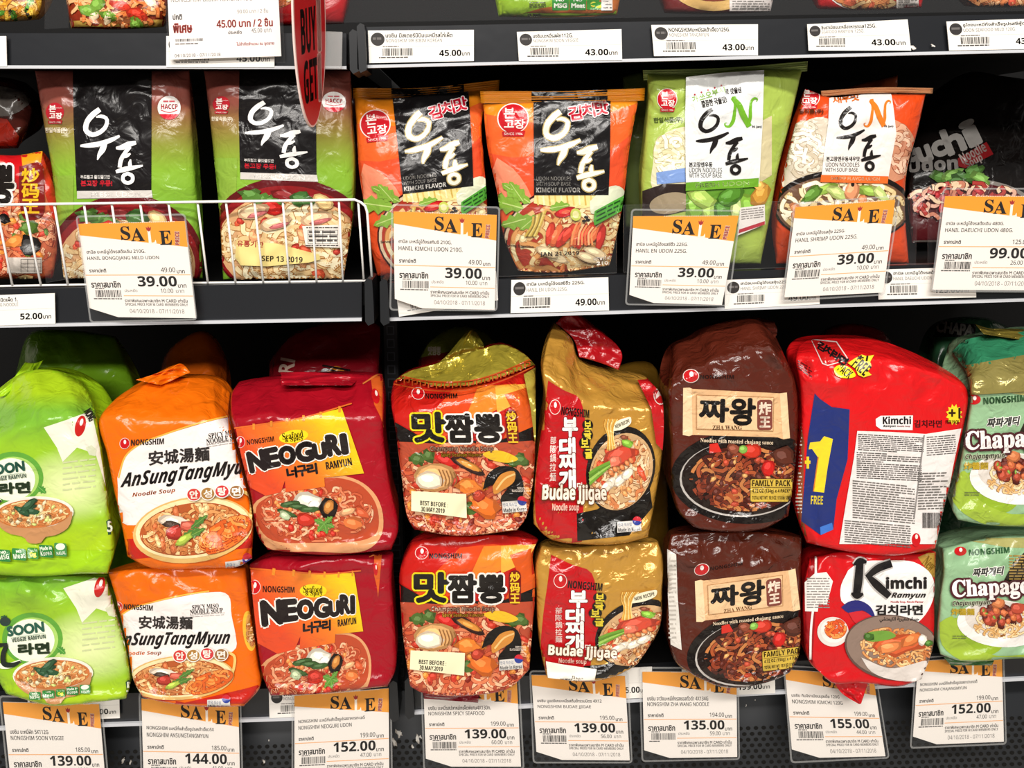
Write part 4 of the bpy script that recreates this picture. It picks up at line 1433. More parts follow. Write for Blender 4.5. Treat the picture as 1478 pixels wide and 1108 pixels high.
a.ell(300, 482, 72, 68, '#dcd4cc', 0)
a.ell(303, 478, 60, 55, '#e9e3dc', 0)
a.food(312, 468, 46, 42, 40, ['#e0702c', '#d9542a', '#eb9850'], 11, 40, dark='#a83818')
a.ell(575, 555, 222, 150, '#5f4a42', 8)
a.ell(575, 552, 214, 142, '#8b7568', 8)
a.food(590, 555, 170, 90, 110, NOOD, 9, 64, dark='#8a4a22', rot=6)
a.blob(600, 545, 120, 44, '#d65f34', -8, rough=0.25)
a.blob(560, 555, 60, 26, '#e88a50', -10)
a.blob(660, 520, 50, 26, '#dd7a3e', -30)
a.poly([(445, 490), (490, 480), (560, 480), (590, 500), (520, 525), (455, 520)], '#6f9a3c', smooth=20)
a.blob(465, 505, 24, 20, '#3e6424')
a.blob(712, 520, 22, 26, '#f2e8dc', rough=0.1)
a.blob(740, 535, 20, 14, '#4e7c30')
a.poly([(430, 600), (560, 650), (760, 620), (740, 690), (560, 700), (470, 660)], '#d8cec6', smooth=24)
halo = '#b9b4b0'
for p, w in (([(424, 160), (418, 240), (408, 318)], [34, 38, 34]), ([(570, 168), (510, 190), (455, 232)], [34, 34, 22]), ([(458, 222), (500, 265), (560, 320)], [18, 36, 30]), ([(395, 175), (425, 158), (455, 162)], [8, 30, 12]), ([(385, 305), (410, 316), (440, 308)], [8, 30, 10])):
    a.stroke(p, [x + 14 for x in w], halo, 16)
for p, w in (([(424, 160), (418, 240), (408, 318)], [34, 38, 34]), ([(570, 168), (510, 190), (455, 232)], [34, 34, 22]), ([(458, 222), (500, 265), (560, 320)], [18, 36, 30]), ([(395, 175), (425, 158), (455, 162)], [8, 30, 12]), ([(385, 305), (410, 316), (440, 308)], [8, 30, 10])):
    a.stroke(p, w, '#1a1718', 16)
a.text('imchi', 546, 232, 730, 284, '#1e1a1a', bold=2, f='b')
a.text('Ramyun', 570, 302, 726, 333, '#1e1a1a', bold=0.4, shear=0.2, f='i')
a.text('Noodle Soup, Kimchi Flavour', 566, 340, 716, 352, '#c23440', bold=0.5)
a.text('김치라면', 498, 360, 712, 404, '#1e1a1a', bold=2)
a.text('ﺣﺴﺎء ﺷﻌﻴﺮﻳﺔ اﻟﻜﻴﻤﺘﺸﻲ'[::-1], 515, 414, 696, 440, '#2a2626', bold=0.5)

# ---- kimchi, back (upper pack)
kimchi_back = a = Art(K1, 15, 15)
a.poly([(130, 500), (160, 500), (185, 620), (180, 760), (175, 960), (200, 1120), (130, 1000)], '#8c4a2c')
a.lines(140, 520, 172, 980, 26, '#d8cfc4', 0.4, seed=4)
a.poly([(235, 372), (262, 400), (320, 440), (410, 452), (400, 700), (345, 900), (328, 1052), (265, 1080), (168, 1010), (186, 800), (200, 600)], '#23306f')
a.poly([(265, 1080), (328, 1052), (322, 1018), (262, 1040)], '#3f6fc0')
a.poly([(205, 652), (212, 618), (262, 612), (282, 586), (326, 600), (300, 740), (282, 868), (226, 862), (250, 690), (222, 650)], '#ecd02c')
a.poly([(250, 690), (256, 690), (232, 862), (226, 862)], '#c9782a')
a.rect(186, 708, 214, 724, '#e8c92a')
a.rect(194, 688, 207, 748, '#e8c92a')
a.text('FREE', 216, 884, 276, 926, '#e8cf3a', bold=0.3, rot=2, f='b')
a.poly([(215, 100), (345, 112), (408, 205), (300, 235), (272, 225)], '#e8d6d0')
a.poly([(220, 104), (342, 117), (400, 203), (300, 229), (276, 220)], '#c41c1c')
for i, ch in enumerate('김치라면'):
    a.text(ch, 248 + i * 36, 118 + i * 23, 292 + i * 36, 156 + i * 23, '#1b1416', bold=2.2, rot=32)
a.poly([(330, 250), (345, 235), (405, 240), (440, 285), (395, 297), (340, 280)], '#ecd81e', smooth=22)
a.text('PACK', 352, 240, 424, 282, '#231a12', bold=0.3, rot=38, f='b')
a.poly([(400, 220), (440, 195), (470, 178), (495, 186), (532, 180), (512, 215), (520, 240), (500, 262), (520, 280), (480, 292), (452, 280), (440, 250)], '#ead432')
a.text('FREE', 428, 206, 510, 268, '#231a12', bold=0.3, rot=40, f='b')
a.text('+1', 452, 182, 500, 206, '#231a12', bold=2, rot=10)
a.lines(150, 205, 222, 255, 4, '#5a1214', 0.5, seed=2, slope=0.6)
a.poly([(540, 500), (565, 484), (726, 482), (724, 556), (566, 552), (542, 535)], '#f0ebe8')
a.text('Kimchi', 576, 488, 716, 526, '#201a1c', bold=0.8, f='b')
a.text('Ramyun', 578, 530, 640, 544, '#201a1c', bold=0.4, f='i')
a.text('Noodle Soup', 645, 532, 712, 543, '#c23440', bold=0.1, f='i')
a.text('김치라면', 734, 506, 870, 542, '#4a1216', bold=1.0)
star = []
for i in range(24):
    t = i * math.pi / 12
    q = 1 if i % 2 else 0.72
    star.append((932 + 42 * q * math.cos(t), 478 + 54 * q * math.sin(t)))
a.poly(star, '#ecd42e')
a.text('+1', 906, 446, 962, 496, '#33200c', bold=2)
a.text('FREE PACK', 890, 506, 956, 524, '#33200c', bold=0.1, f='b')
a.poly([(448, 560), (620, 565), (790, 575), (968, 548), (930, 720), (905, 860), (878, 960), (850, 1125), (358, 1125), (395, 900), (432, 690)], '#e9e2de')
a.lines(452, 574, 780, 660, 9, '#4a4644', 0.5, seed=21, slope=0.06)
a.lines(445, 665, 770, 800, 13, '#56524f', 0.5, seed=22, slope=0.05)
a.lines(425, 806, 735, 1000, 16, '#6a6662', 0.45, seed=23, slope=0.1)
a.lines(385, 1005, 715, 1120, 10, '#6a6662', 0.45, seed=24, slope=0.09)
a.poly([(780, 580), (786, 580), (735, 1000), (729, 998)], '#8d8885')
a.lines(795, 590, 940, 690, 9, '#5a5653', 0.45, seed=25, slope=-0.08)
a.lines(752, 770, 900, 960, 14, '#6a6662', 0.45, seed=26, slope=-0.03)
a.bars(775, 968, 885, 1045, '#2e2a2a', 26, 5)
a.ell(742, 1104, 22, 34, '#c4161c')
a.ell(744, 1088, 7, 12, '#f3ded6')

# ---- chapagetti (mint green), measured on the lower pack
chapa = a = Art(K2, 14, 16)
a.poly([(750, 30), (1400, 30), (1400, 105), (1100, 95), (900, 60), (780, 75)], '#a9a465')
a.poly([(1080, 260), (1130, 160), (1200, 100), (1400, 100), (1400, 280)], '#2b2318')
a.lines(1110, 130, 1390, 250, 9, '#a98c4c', 0.5, seed=31)
a.ell(940, 505, 150, 90, '#8fae2c', 10)
a.poly([(790, 440), (850, 410), (900, 520), (1040, 590), (1250, 600), (1250, 640), (900, 620), (800, 540)], '#9db83c', smooth=30)
a.ell(1075, 445, 205, 108, '#efeae4', 4)
a.ell(1080, 425, 172, 84, '#d9d0c6', 4)
a.food(1080, 440, 150, 70, 90, ['#e6c08a', '#d9a868', '#f0d8a8'], 8, 56, dark='#8a5a2a')
a.food(1070, 405, 110, 48, 10, ['#5a2218', '#7a2e1e'], 14, 40, [('#5a2016', 16, 26), ('#a8442c', 12, 24), ('#c96a3c', 8, 18), ('#7a9a3c', 4, 10)], dark='#2a0f0a')
a.blob(1150, 375, 36, 30, '#b84a34', 0)
a.blob(1060, 350, 30, 24, '#cf7a4a', 0)
halo_text(a, '짜파게티', 946, 188, 1082, 224, '#3a3a36', '#f2f0e8', 1.8, 3, rot=-4, shear=0.25)
halo_text(a, 'Chapagetti', 850, 236, 1290, 332, '#f8f0ec', '#4c1f24', 2.2, 10, rot=-3, f='s')
a.text('Chapagetti', 850, 236, 1290, 332, '#f8f0ec', bold=2.2, rot=-3, f='s')
halo_text(a, 'Chajangmyun', 850, 337, 1022, 366, '#4a3a2c', '#d8dcc0', 0.1, 1.4, rot=-2, f='i')
a.text('炸醬麵', 846, 376, 950, 405, '#b89a2c', bold=1.6)
a.lines(850, 500, 915, 520, 2, '#6a7a3c', 0.5, seed=9)
egg(a, 886, 112, 28, (926, 98, 1112, 126, -4), ry=21, c='#2f5a34', ol=False)
CA_U = via(K2, K1, [(886, 112), (1112, 110), (846, 405)], [(1033, 403), (1292, 400), (982, 752)])

# ---- neoguri (crimson with a curtain), measured on the upper pack; its cartoon figure is left out
neoguri = a = Art(N1, 15, 17)
g0, g1, g2 = np.array(lin('#d84a26')), np.array(lin('#e87a24')), np.array(lin('#e9c41c'))


def curt(V):
    t = np.clip(((V[:, 0] - 180) / 620 - (V[:, 1] - 560) / 700)[:, None], 0, 1)
    return np.where(t < 0.5, g0 + (g1 - g0) * t * 2, g1 + (g2 - g1) * (t * 2 - 1))


a.poly([(640, 735), (760, 735), (880, 775), (960, 850), (1000, 960), (990, 1080), (930, 1150), (600, 1170), (330, 1140), (262, 1010), (262, 900), (330, 850), (500, 790)], '#d99a6a', smooth=50)
a.poly([(640, 752), (760, 752), (870, 790), (945, 870), (975, 960), (965, 1060), (600, 1120), (340, 1090), (280, 1000), (282, 905), (340, 862), (500, 805)], '#b5482a', smooth=50)
a.food(620, 950, 330, 165, 200, REDN, 12, 84, [('#c42f20', 20, 22), ('#e08a4a', 14, 18)], dark='#8c3018')
a.blob(575, 880, 75, 44, '#e9e4d4', 10)
a.blob(610, 900, 40, 24, '#f6f2e6', 0)
for x, y, r_ in ((470, 900, -10), (520, 915, 5), (450, 950, 20), (580, 930, 0)):
    a.blob(x, y, 62, 17, '#3e5c30', r_)
a.blob(440, 965, 34, 22, '#b9c9a0', 30)
a.blob(690, 920, 55, 60, '#211713', 20, rough=0.12)
a.blob(690, 915, 28, 40, '#c9823c', 25, rough=0.12)
a.blob(560, 990, 60, 38, '#c23020', 10)
for r_ in (20, 75, 130, 200, 320):
    a.leaf(665, 1010, 62, 22, r_, '#5f8f3a', '#88b45a')
a.blob(830, 1010, 60, 36, '#d9743c', 15)
a.blob(880, 950, 48, 26, '#cf5a34', 35)
a.blob(800, 940, 50, 20, '#e6a878', -20)
a.poly([(160, 470), (300, 448), (450, 422), (640, 382), (765, 352), (830, 540), (892, 724), (665, 748), (668, 800), (445, 832), (440, 765), (418, 832), (330, 852), (232, 800), (190, 620)], curt)
a.stroke([(150, 466), (330, 440), (550, 404), (822, 324)], 8, '#dd6a2a', 30)
for x, y in ((262, 452), (362, 436), (452, 420), (546, 404), (645, 384), (752, 352)):
    a.rect(x - 7, y - 12, x + 7, y + 22, '#e08a2c')
a.ell(490, 513, 84, 37, '#ecd21e', -9)
a.text('Seafood', 424, 486, 544, 524, '#4a2c10', bold=0.1, rot=-9, f='s')
a.text('& Spicy', 440, 514, 546, 546, '#4a2c10', bold=0.1, rot=-9, f='s')
for ch, x, y, w, h, r_ in (('N', 236, 600, 86, 108, -12), ('E', 330, 585, 70, 98, -11), ('O', 410, 574, 84, 92, -10), ('G', 508, 552, 88, 100, -10), ('U', 606, 556, 66, 82, -10), ('R', 684, 508, 66, 108, -9), ('I', 766, 504, 24, 104, -8)):
    a.text(ch, x, y, x + w, y + h, '#f3ece2', bold=17, rot=r_, lvl=11)
for ch, x, y, w, h, r_ in (('N', 236, 600, 86, 108, -12), ('E', 330, 585, 70, 98, -11), ('O', 410, 574, 84, 92, -10), ('G', 508, 552, 88, 100, -10), ('U', 606, 556, 66, 82, -10), ('R', 684, 508, 66, 108, -9), ('I', 766, 504, 24, 104, -8)):
    a.text(ch, x, y, x + w, y + h, '#231b1a', bold=10, rot=r_, lvl=12)
for i, ch in enumerate('너구리'):
    a.text(ch, 452 + i * 58, 690 - i * 10, 506 + i * 58, 748 - i * 10, '#231b1a', bold=4, rot=-8)
a.text('RAMYUN', 674, 648, 822, 690, '#2a1f1a', bold=1, rot=-10, f='b')
egg(a, 186, 545, 24, (222, 522, 378, 552, -8), ry=30, c='#3a1a12')
a.poly([(930, 175), (1010, 130), (1010, 480), (985, 400), (950, 330)], '#cf5a22')
a.stroke([(885, 212), (1000, 140)], 8, '#dd7a3a', 10)
a.ell(958, 282, 22, 44, '#c4161c', -12)
a.ell(962, 266, 7, 16, '#f3ded6', -12)
NE_L = via(N1, N2, [(186, 545), (765, 352), (892, 724), (232, 800)], [(92, 226), (578, 158), (622, 442), (108, 500)])

# ---- an sung tang myun (orange), measured on the lower pack
ansung = a = Art(A2, 14, 18)
a.poly([(500, 735), (700, 748), (900, 790), (1200, 720), (1300, 690), (1300, 830), (500, 830)], '#bf2216')
a.poly([(540, 470), (575, 380), (640, 335), (740, 305), (900, 270), (1020, 252), (1095, 254), (1116, 270), (1128, 360), (1150, 470), (1152, 520), (1100, 560), (1000, 600), (800, 640), (560, 670)], '#efe7e2', smooth=60)
a.stroke([(545, 470), (580, 375), (645, 330), (745, 300), (900, 264), (1020, 246)], 7, '#eeb44a', 30)
egg(a, 576, 322, 20, (603, 312, 744, 338, 3), ry=22, c='#3a2a20')
a.text('SPICY MISO', 936, 310, 1066, 332, '#2a2220', bold=0.1, rot=-4, f='s')
a.text('NOODLE SOUP', 926, 332, 1086, 355, '#2a2220', bold=0.1, rot=-4, f='s')
a.lines(926, 362, 1096, 380, 2, '#8a8280', 0.22, seed=3, slope=-0.07)
for i, ch in enumerate('安城湯麵'):
    a.text(ch, 678 + i * 66, 368 + i * 1, 738 + i * 66, 428 + i * 1, '#2f2a28', bold=2.0)
a.text('AnSungTangMyun', 556, 446, 1118, 526, '#1d1817', bold=1.0, rot=-1, shear=0.22, f='i')
a.text('Noodle Soup', 602, 538, 786, 562, '#e8752c', bold=0.1, rot=-1, f='i')
a.ell(1216, 440, 32, 98, '#e8b83a', -6)
a.ell(1222, 440, 22, 82, '#d99a4a', -6)
a.food(1222, 440, 18, 76, 22, NOOD, 8, 40)
ansung_bowl = a = Art(A2, 14, 28)
a.ell(880, 668, 262, 108, '#d9b06a', -4)
a.ell(880, 664, 250, 98, '#f0dca8', -4)
a.ell(878, 668, 230, 86, '#b0562a', -4)
a.stroke([(1108, 690), (1140, 620), (1140, 560), (1112, 545)], 13, '#e3c06e', 18)
a.food(875, 668, 222, 80, 150, NOOD, 10, 70, [('#c96a3a', 10, 18), ('#e8c48a', 10, 14)], dark='#8a4a20', rot=-4)
a.food(1020, 690, 120, 40, 40, ['#e0742c', '#ea9448', '#d85e22'], 12, 90, dark='#a8401a', rot=-20)
a.blob(800, 645, 74, 22, '#e4d4c0', 8)
a.blob(790, 655, 40, 12, '#4a3a30', 8)
a.blob(800, 680, 36, 24, '#b5382c', 0)
a.blob(860, 660, 40, 18, '#cf5f4a', 0)
for x, y, r_ in ((850, 700, -28), (900, 660, -30), (880, 690, -20)):
    a.leaf(x - 30, y + 10, 90, 15, r_, '#4f7a34', '#86a850')
a.blob(840, 705, 44, 14, '#a9bf4a', -24)
made(a, 1010, 776, 110, 3)
ansung_marks = a = Art(A2, 14, 29)
for ch, x, y, c in (('안', 876, 562, '#cc3a34'), ('성', 942, 560, '#a87a3c'), ('탕', 1010, 552, '#cc3a3c'), ('면', 1078, 556, '#94693c')):
    a.ell(x, y, 35, 32, '#f3ece4')
    a.ell(x, y, 31, 28, c)
    a.text(ch, x - 19, y - 18, x + 19, y + 18, '#f6ece0', bold=1.6)
AB_U = via(A2, S1, [(632, 668), (1130, 655), (880, 566), (885, 770)], [(778, 1045), (1428, 1005), (1096, 868), (1112, 1222)])
AN_U = via(A2, S1, [(576, 322), (936, 312), (786, 550)], [(712, 553), (1190, 494), (1000, 824)])
AM_U = via(A2, S1, [(876, 562), (1078, 556), (876, 592)], [(1107, 845), (1350, 828), (1109, 881)])

# ---- soon (light green), measured on the lower pack
soon = a = Art(A2, 14, 19)
pale = np.array(lin('#dfe9a8')); gr = np.array(lin('#93c02a')); dg = np.array(lin('#6fab34')); lim = np.array(lin('#a6c820'))


def sgrad(V):
    d = np.clip(np.hypot((V[:, 0] - 430) / 260, (V[:, 1] - 520) / 190), 0, 1)[:, None]
    low = np.clip((V[:, 1] - 640) / 120, 0, 1)[:, None]
    top = np.clip((330 - V[:, 1]) / 120, 0, 1)[:, None]
    c = pale + (gr - pale) * d ** 1.5
    c = c + (dg - c) * top * 0.8
    c = c + (lim - c) * np.clip((150 - V[:, 1]) / 90, 0, 1)[:, None]
    return c + (lim - c) * low


a.poly([(-120, -110), (700, -110), (700, 830), (-120, 830)], sgrad)
a.poly([(308, 232), (420, 195), (540, 150), (580, 330), (610, 520), (560, 360), (470, 330), (400, 400), (372, 330)], '#e4e2cf')
a.ell(486, 225, 25, 52, '#bb1f1c', 14)
a.ell(492, 206, 8, 18, '#f3ded6', 14)
a.text('NONG', 505, 150, 560, 190, '#2c2a26', bold=1, rot=60)
a.poly([(512, 330), (540, 318), (565, 340), (560, 372), (530, 366)], '#cfd3b4')
a.lines(400, 400, 560, 560, 6, '#c4cc98', 0.3, seed=6, slope=-0.12)
a.ell(158, 478, 148, 128, '#5fa03a', 0)
a.ell(160, 482, 124, 108, '#a9cf6a', 0)
a.ell(150, 486, 116, 104, '#eef3dc', 0)
a.leaf(40, 385, 40, 18, 200, '#2f5a3a', '#6fa05a')
a.leaf(280, 520, 50, 20, 40, '#4a9038', '#86c060')
a.ell(24, 394, 26, 22, '#2c3e38')
a.text('SOON', 36, 408, 212, 454, '#2c5a4a', bold=3.2, rot=-8)
a.stroke([(50, 474), (216, 452)], 1.6, '#6a8a78', 6)
a.text('VEGGIE RAMYUN', 56, 466, 222, 486, '#4a6a58', bold=0.1, rot=-7, f='b')
a.text('라면', 90, 502, 238, 552, '#24321e', bold=4, rot=-3)
a.stroke([(-60, 560), (0, 610), (60, 605), (100, 585)], [20, 24, 26, 14], '#eef3dc', 16)
a.stroke([(30, 510), (14, 560), (20, 600), (60, 606), (100, 588)], [20, 24, 26, 24, 8], '#232a24', 20)
a.stroke([(-70, 520), (-20, 512), (36, 505)], [16, 22, 12], '#232a24', 12)
a.ell(258, 652, 196, 84, '#eae4d4', -3)
a.poly([(66, 655), (120, 700), (250, 718), (380, 700), (446, 640), (430, 715), (370, 755), (310, 770), (300, 790), (230, 792), (215, 770), (130, 745), (80, 700)], '#c08a5c', smooth=40)
a.ell(256, 652, 182, 70, '#c8743c', -3)
a.food(256, 652, 174, 64, 150, NOOD, 8, 50, [('#e0d0a8', 14, 15), ('#8a6a44', 8, 13), ('#c7cf7a', 8, 13)], dark='#94602e', rot=-3)
for x, y, r_ in ((225, 625, -20), (245, 640, 10), (205, 640, 30), (235, 610, -40)):
    a.blob(x, y, 48, 18, '#2f5236', r_)
a.poly([(612, 690), (650, 660), (650, 750), (622, 756)], '#1f4a30')
a.text('5', 618, 690, 642, 740, '#e6efd8', bold=2)
soon_badges = a = Art(A2, 14, 20)
a.rrect(142, 737, 198, 776, 6, '#2f7a3c')
a.rrect(206, 730, 266, 768, 6, '#35823c')
a.rrect(272, 724, 318, 760, 6, '#3a8a34')
a.rrect(322, 712, 382, 752, 6, '#2f7a3c')
a.rrect(388, 702, 440, 745, 6, '#46894a')
a.text('NO', 158, 742, 180, 750, '#e6efd8', bold=0.8, rot=-8)
a.text('MSG', 148, 753, 192, 769, '#e6efd8', bold=0.2, rot=-8, f='b')
a.text('NO', 224, 735, 246, 743, '#e6efd8', bold=0.8, rot=-8)
a.text('Meat', 211, 746, 261, 762, '#e6efd8', bold=0.2, rot=-8, f='b')
a.text('Trans Fat', 276, 728, 314, 737, '#e6efd8', rot=-8)
a.text('0g', 282, 738, 308, 756, '#e8e04a', bold=1.2, rot=-8)
a.text('Made in', 326, 716, 376, 728, '#e6efd8', bold=0.6, rot=-8)
a.text('Korea', 328, 731, 376, 746, '#e6efd8', bold=0.1, rot=-8, f='b')
a.ell(414, 714, 20, 11, '#e6efd8', -8)
a.text('HALAL', 396, 729, 436, 740, '#e6efd8', bold=0.1, rot=-8, f='b')
SO_U = crop(0 - 28.0, 780 - 232.0, 3.3775)
SB_U = via(A2, A2, [(414, 723), (170, 756), (414, 745)], [(295, 43), (18, 72), (297, 76)])


# ---- udon bags
def udon_common(a, box, c, rim=None, rot=0):
    a.brush(UDON, Box(UB, box, rot), c, rim)


def hanil(a, x, y, r, ry, c='#f6e6e0', red='#c01a24', rim=True):
    if rim:
        a.ell(x, y, r * 1.08, ry * 1.06, c)
    a.ell(x, y, r, ry, red)
    a.text('본', x - r * 0.62, y - ry * 0.72, x + r * 0.1, y - ry * 0.02, c, bold=1.6)
    a.text('고장', x - r * 0.6, y + ry * 0.08, x + r * 0.78, y + ry * 0.7, c, bold=1.6)
    a.text('BON GO JANG', x + r * 0.08, y - ry * 0.5, x + r * 0.8, y - ry * 0.36, c)
    a.poly([(x - r * 0.75, y + ry * 0.92), (x + r * 0.85, y + ry * 0.86), (x + r * 0.72, y + ry * 1.25), (x - r * 0.7, y + ry * 1.25)], red)
    a.text('SINCE 1986', x - r * 0.6, y + ry * 0.99, x + r * 0.65, y + ry * 1.16, c)


kudon = a = Art(O1, 16, 21)
a.poly([(-220, 640), (120, 700), (560, 640), (800, 560), (700, 1000), (640, 1160), (-160, 1160)], '#e8622a')
a.poly([(-220, 860), (0, 900), (560, 860), (760, 700), (700, 1160), (-160, 1160)], '#e0502c')
a.poly([(-90, 900), (20, 980), (110, 1160), (-160, 1160)], '#ee8a6a', smooth=14)
a.ell(340, 1390, 400, 330, '#3a1512')
a.ell(340, 1390, 390, 318, '#d9c2a0')
a.ell(340, 1390, 372, 300, '#a8321e')
a.food(340, 1400, 350, 255, 150, ['#e9cf98', '#dfb676', '#f0dfae', '#d99a5a'], 24, 170, [('#d9783c', 8, 30), ('#efd9a4', 6, 30)], dark='#a8642e')
a.poly([(125, 1114), (548, 1114), (540, 1165), (400, 1190), (200, 1175), (120, 1160)], '#ead58e')
for i in range(12):
    a.stroke([(140 + i * 34, 1116), (146 + i * 34, 1172)], 9, ['#d9bd6a', '#f2e6b4', '#c9a850'][i % 3], 8)
a.poly([(440, 1150), (520, 1080), (600, 1060), (640, 1090), (560, 1180), (450, 1220)], '#d9dcc0', smooth=22)
for x, y, ln, w, r_ in ((60, 1190, 230, 62, 195), (100, 1160, 200, 50, 215), (110, 1240, 190, 52, 165), (140, 1230, 130, 40, 140), (60, 1150, 140, 40, 235), (210, 1190, 120, 36, 350)):
    a.leaf(x, y, ln, w, r_, '#7fa83c', '#b8d078')
for i in range(7):
    a.stroke([(190 - i * 12, 1200 + i * 6), (160 - i * 8, 1280), (130 - i * 10, 1350)], 11, ['#c9a84a', '#e0c872', '#8a7430'][i % 3], 10)
for i in range(9):
    x = 215 + i * 36
    a.blob(x, 1330 + (i % 3) * 12, 76, 24, ['#cf3a22', '#dd6a3c', '#c22c1e'][i % 3], 104 + (i % 4) * 8, rough=0.18)
for i in range(7):
    a.stroke([(370 + i * 18, 1270 + i * 5), (345 + i * 18, 1330), (335 + i * 20, 1400)], 11, ['#e8955a', '#dd7444', '#f0b480'][i % 3], 10)
a.blob(300, 1212, 64, 28, '#c41a1a', -14, rough=0.1)
a.ell(304, 1210, 26, 10, '#e2684a', -14)
a.ell(360, 1225, 30, 36, '#c2cc5a', -10)
a.ell(360, 1225, 18, 22, '#e8e2a0', -10)
for x, y in ((420, 1240), (430, 1256), (408, 1262)):
    a.ell(x, y, 13, 9, '#241a18')
for x, y in ((470, 1440), (250, 1470), (430, 1470), (200, 1440)):
    a.blob(x, y, 70, 26, '#e6cfa4', 20, rough=0.12)
a.poly([(118, 500), (560, 500), (556, 900), (548, 1114), (122, 1114), (120, 800)], '#161415')
udon_common(a, UB, '#f6f0dc', (6, '#b9a46a'))
for i, ch in enumerate('김치맛'):
    halo_text(a, ch, 320 + i * 76, 606 - i * 14, 392 + i * 76, 684 - i * 16, '#c0122e', '#f6e6e6', 3, 5, rot=-8)
a.text('UDON NOODLES', 134, 1008, 334, 1030, '#e9e4dc', bold=0.1, f='n')
a.text('WITH SOUP BASE', 134, 1039, 331, 1060, '#e9e4dc', bold=0.1, f='n')
a.text('KIMCHI FLAVOR', 134, 1071, 386, 1098, '#f6f2ea', bold=0.2, f='b')
hanil(a, 2, 676, 84, 82)
a.poly([(468, 1205), (640, 1112), (658, 1130), (632, 1200), (468, 1288), (462, 1262)], '#4c9c34')
a.lines(478, 1208, 640, 1280, 3, '#1f4a1c', 0.4, seed=12, slope=-0.5)
a.text('JAN 21.2019', 156, 1436, 380, 1466, '#2a1f18', bold=0.1, rot=-2, f='b')
a.text('Serving Suggestion', -40, 1396, 120, 1416, '#3a2a1c', bold=0.4, rot=4)
a.text('NET WT 7.4OZ', 462, 1466, 570, 1484, '#f2e9dc', bold=0.1, rot=-4, f='b')
a.text('210g', 480, 1492, 566, 1516, '#f2e9dc', bold=1, rot=-4)
KU_1 = via(O1, X1, [(118, 515), (560, 515), (548, 1114), (122, 1114)], [(776, 540), (1210, 490), (1240, 1062), (836, 1108)])

mild = a = Art(M1, 16, 22)
a.poly([(180, 1010), (420, 1000), (420, 1300), (260, 1360)], '#86a83c')
a.ell(720, 1480, 440, 370, '#5e1016')
a.ell(720, 1500, 420, 340, '#8c1a1e')
a.ell(720, 1520, 395, 310, '#d9a878')
a.food(720, 1510, 380, 270, 130, ['#ead6a8', '#e2c08a', '#f0e4c0'], 26, 180, [('#d85a3a', 6, 34), ('#e0a070', 8, 38), ('#b93a2c', 5, 28)], dark='#a8743c')
for x, y in ((560, 1250), (500, 1230), (620, 1270)):
    a.blob(x, y, 60, 42, '#4f7a30', rough=0.4)
a.blob(700, 1220, 90, 34, '#7e1a1c', 8)
a.blob(780, 1240, 60, 46, '#3f6a30', rough=0.4)
a.blob(900, 1250, 60, 40, '#e8c88a', 30)
a.blob(620, 1300, 60, 44, '#c4241c', 10)
for x, y in ((520, 1330), (640, 1390), (860, 1350)):
    a.blob(x, y, 90, 40, '#e8c49c', -20, rough=0.12)
    a.blob(x + 20, y + 16, 60, 14, '#c26a6a', -20, rough=0.12)
a.poly([(415, 330), (866, 330), (864, 1088), (437, 1092), (420, 700)], '#151213')
a.poly([(440, 1090), (866, 1086), (872, 1128), (440, 1134)], '#cfcac4')
a.text('FRESH UDON', 520, 1098, 800, 1122, '#f4f0ea', bold=1)
udon_common(a, (446, 618, 822, 1055), '#f4f1ee')
a.text('부드럽고 쫄깃쫄깃한', 460, 1000, 628, 1020, '#e6e1dc', bold=0.8)
a.text('본고장 우동!', 462, 1030, 640, 1062, '#cf2030', bold=1.2)
hanil(a, 313, 640, 52, 54, rim=False, red='#b3202c')
a.text('한일식품(주)', 258, 728, 384, 762, '#d9cdb4', bold=1.2)
a.ell(966, 615, 66, 68, '#f3eeec')
a.ell(966, 615, 66, 68, '#cf2334', n=20, a0=32, a1=148)
a.text('HACCP', 920, 594, 1014, 622, '#cf2334', bold=0.1, f='b')
a.stroke([(918, 628), (966, 642), (1014, 628)], 4, '#cf2334', 12)
a.lines(932, 574, 1000, 588, 1, '#cf5a64', 0.6, seed=3)
MI_2 = via(M1, M1, [(415, 400), (864, 400), (864, 1088), (437, 1092)], [(1366, 400), (1800, 400), (1808, 1000), (1370, 985)])
en_label = a = Art(O1, 16)
a.poly([(1300, 1186), (1440, 1168), (1442, 1280), (1284, 1345)], '#e6e0da')
a.lines(1306, 1196, 1434, 1262, 5, '#8a8480', 0.4, seed=9, slope=-0.12)
a.poly([(1294, 1310), (1440, 1262), (1440, 1282), (1290, 1332)], '#b3303c')
mild_date = a = Art(crop(370, 260, 3.957), 20)
a.poly([(-112, 344), (120, 362), (360, 425), (366, 452), (300, 470), (60, 492), (-90, 486), (-122, 440)], '#e9d488')
a.text('SEP 13 2019', 30, 434, 264, 466, '#3f3320', bold=0.1, rot=2, f='b')
a.text('유통기한', -110, 348, 40, 380, '#b03a34', bold=1, rot=3)
mild_label = a = Art(crop(370, 260, 3.957), 20)
a.poly([(262, 262), (470, 254), (486, 386), (282, 378)], '#ece4da')
for k in range(4):
    a.rect(294, 284 + k * 26, 466, 286 + k * 26, '#3a3634')
for k in range(5):
    a.rect(294 + k * 42, 284, 296 + k * 42, 364, '#3a3634')
a.lines(300, 290, 460, 364, 3, '#4a4644', 0.4, seed=5, fill=1)
a.lines(285, 268, 466, 278, 1, '#3a3634', 0.6, seed=7)
a.lines(280, 370, 470, 380, 1, '#3a3634', 0.6, seed=8)

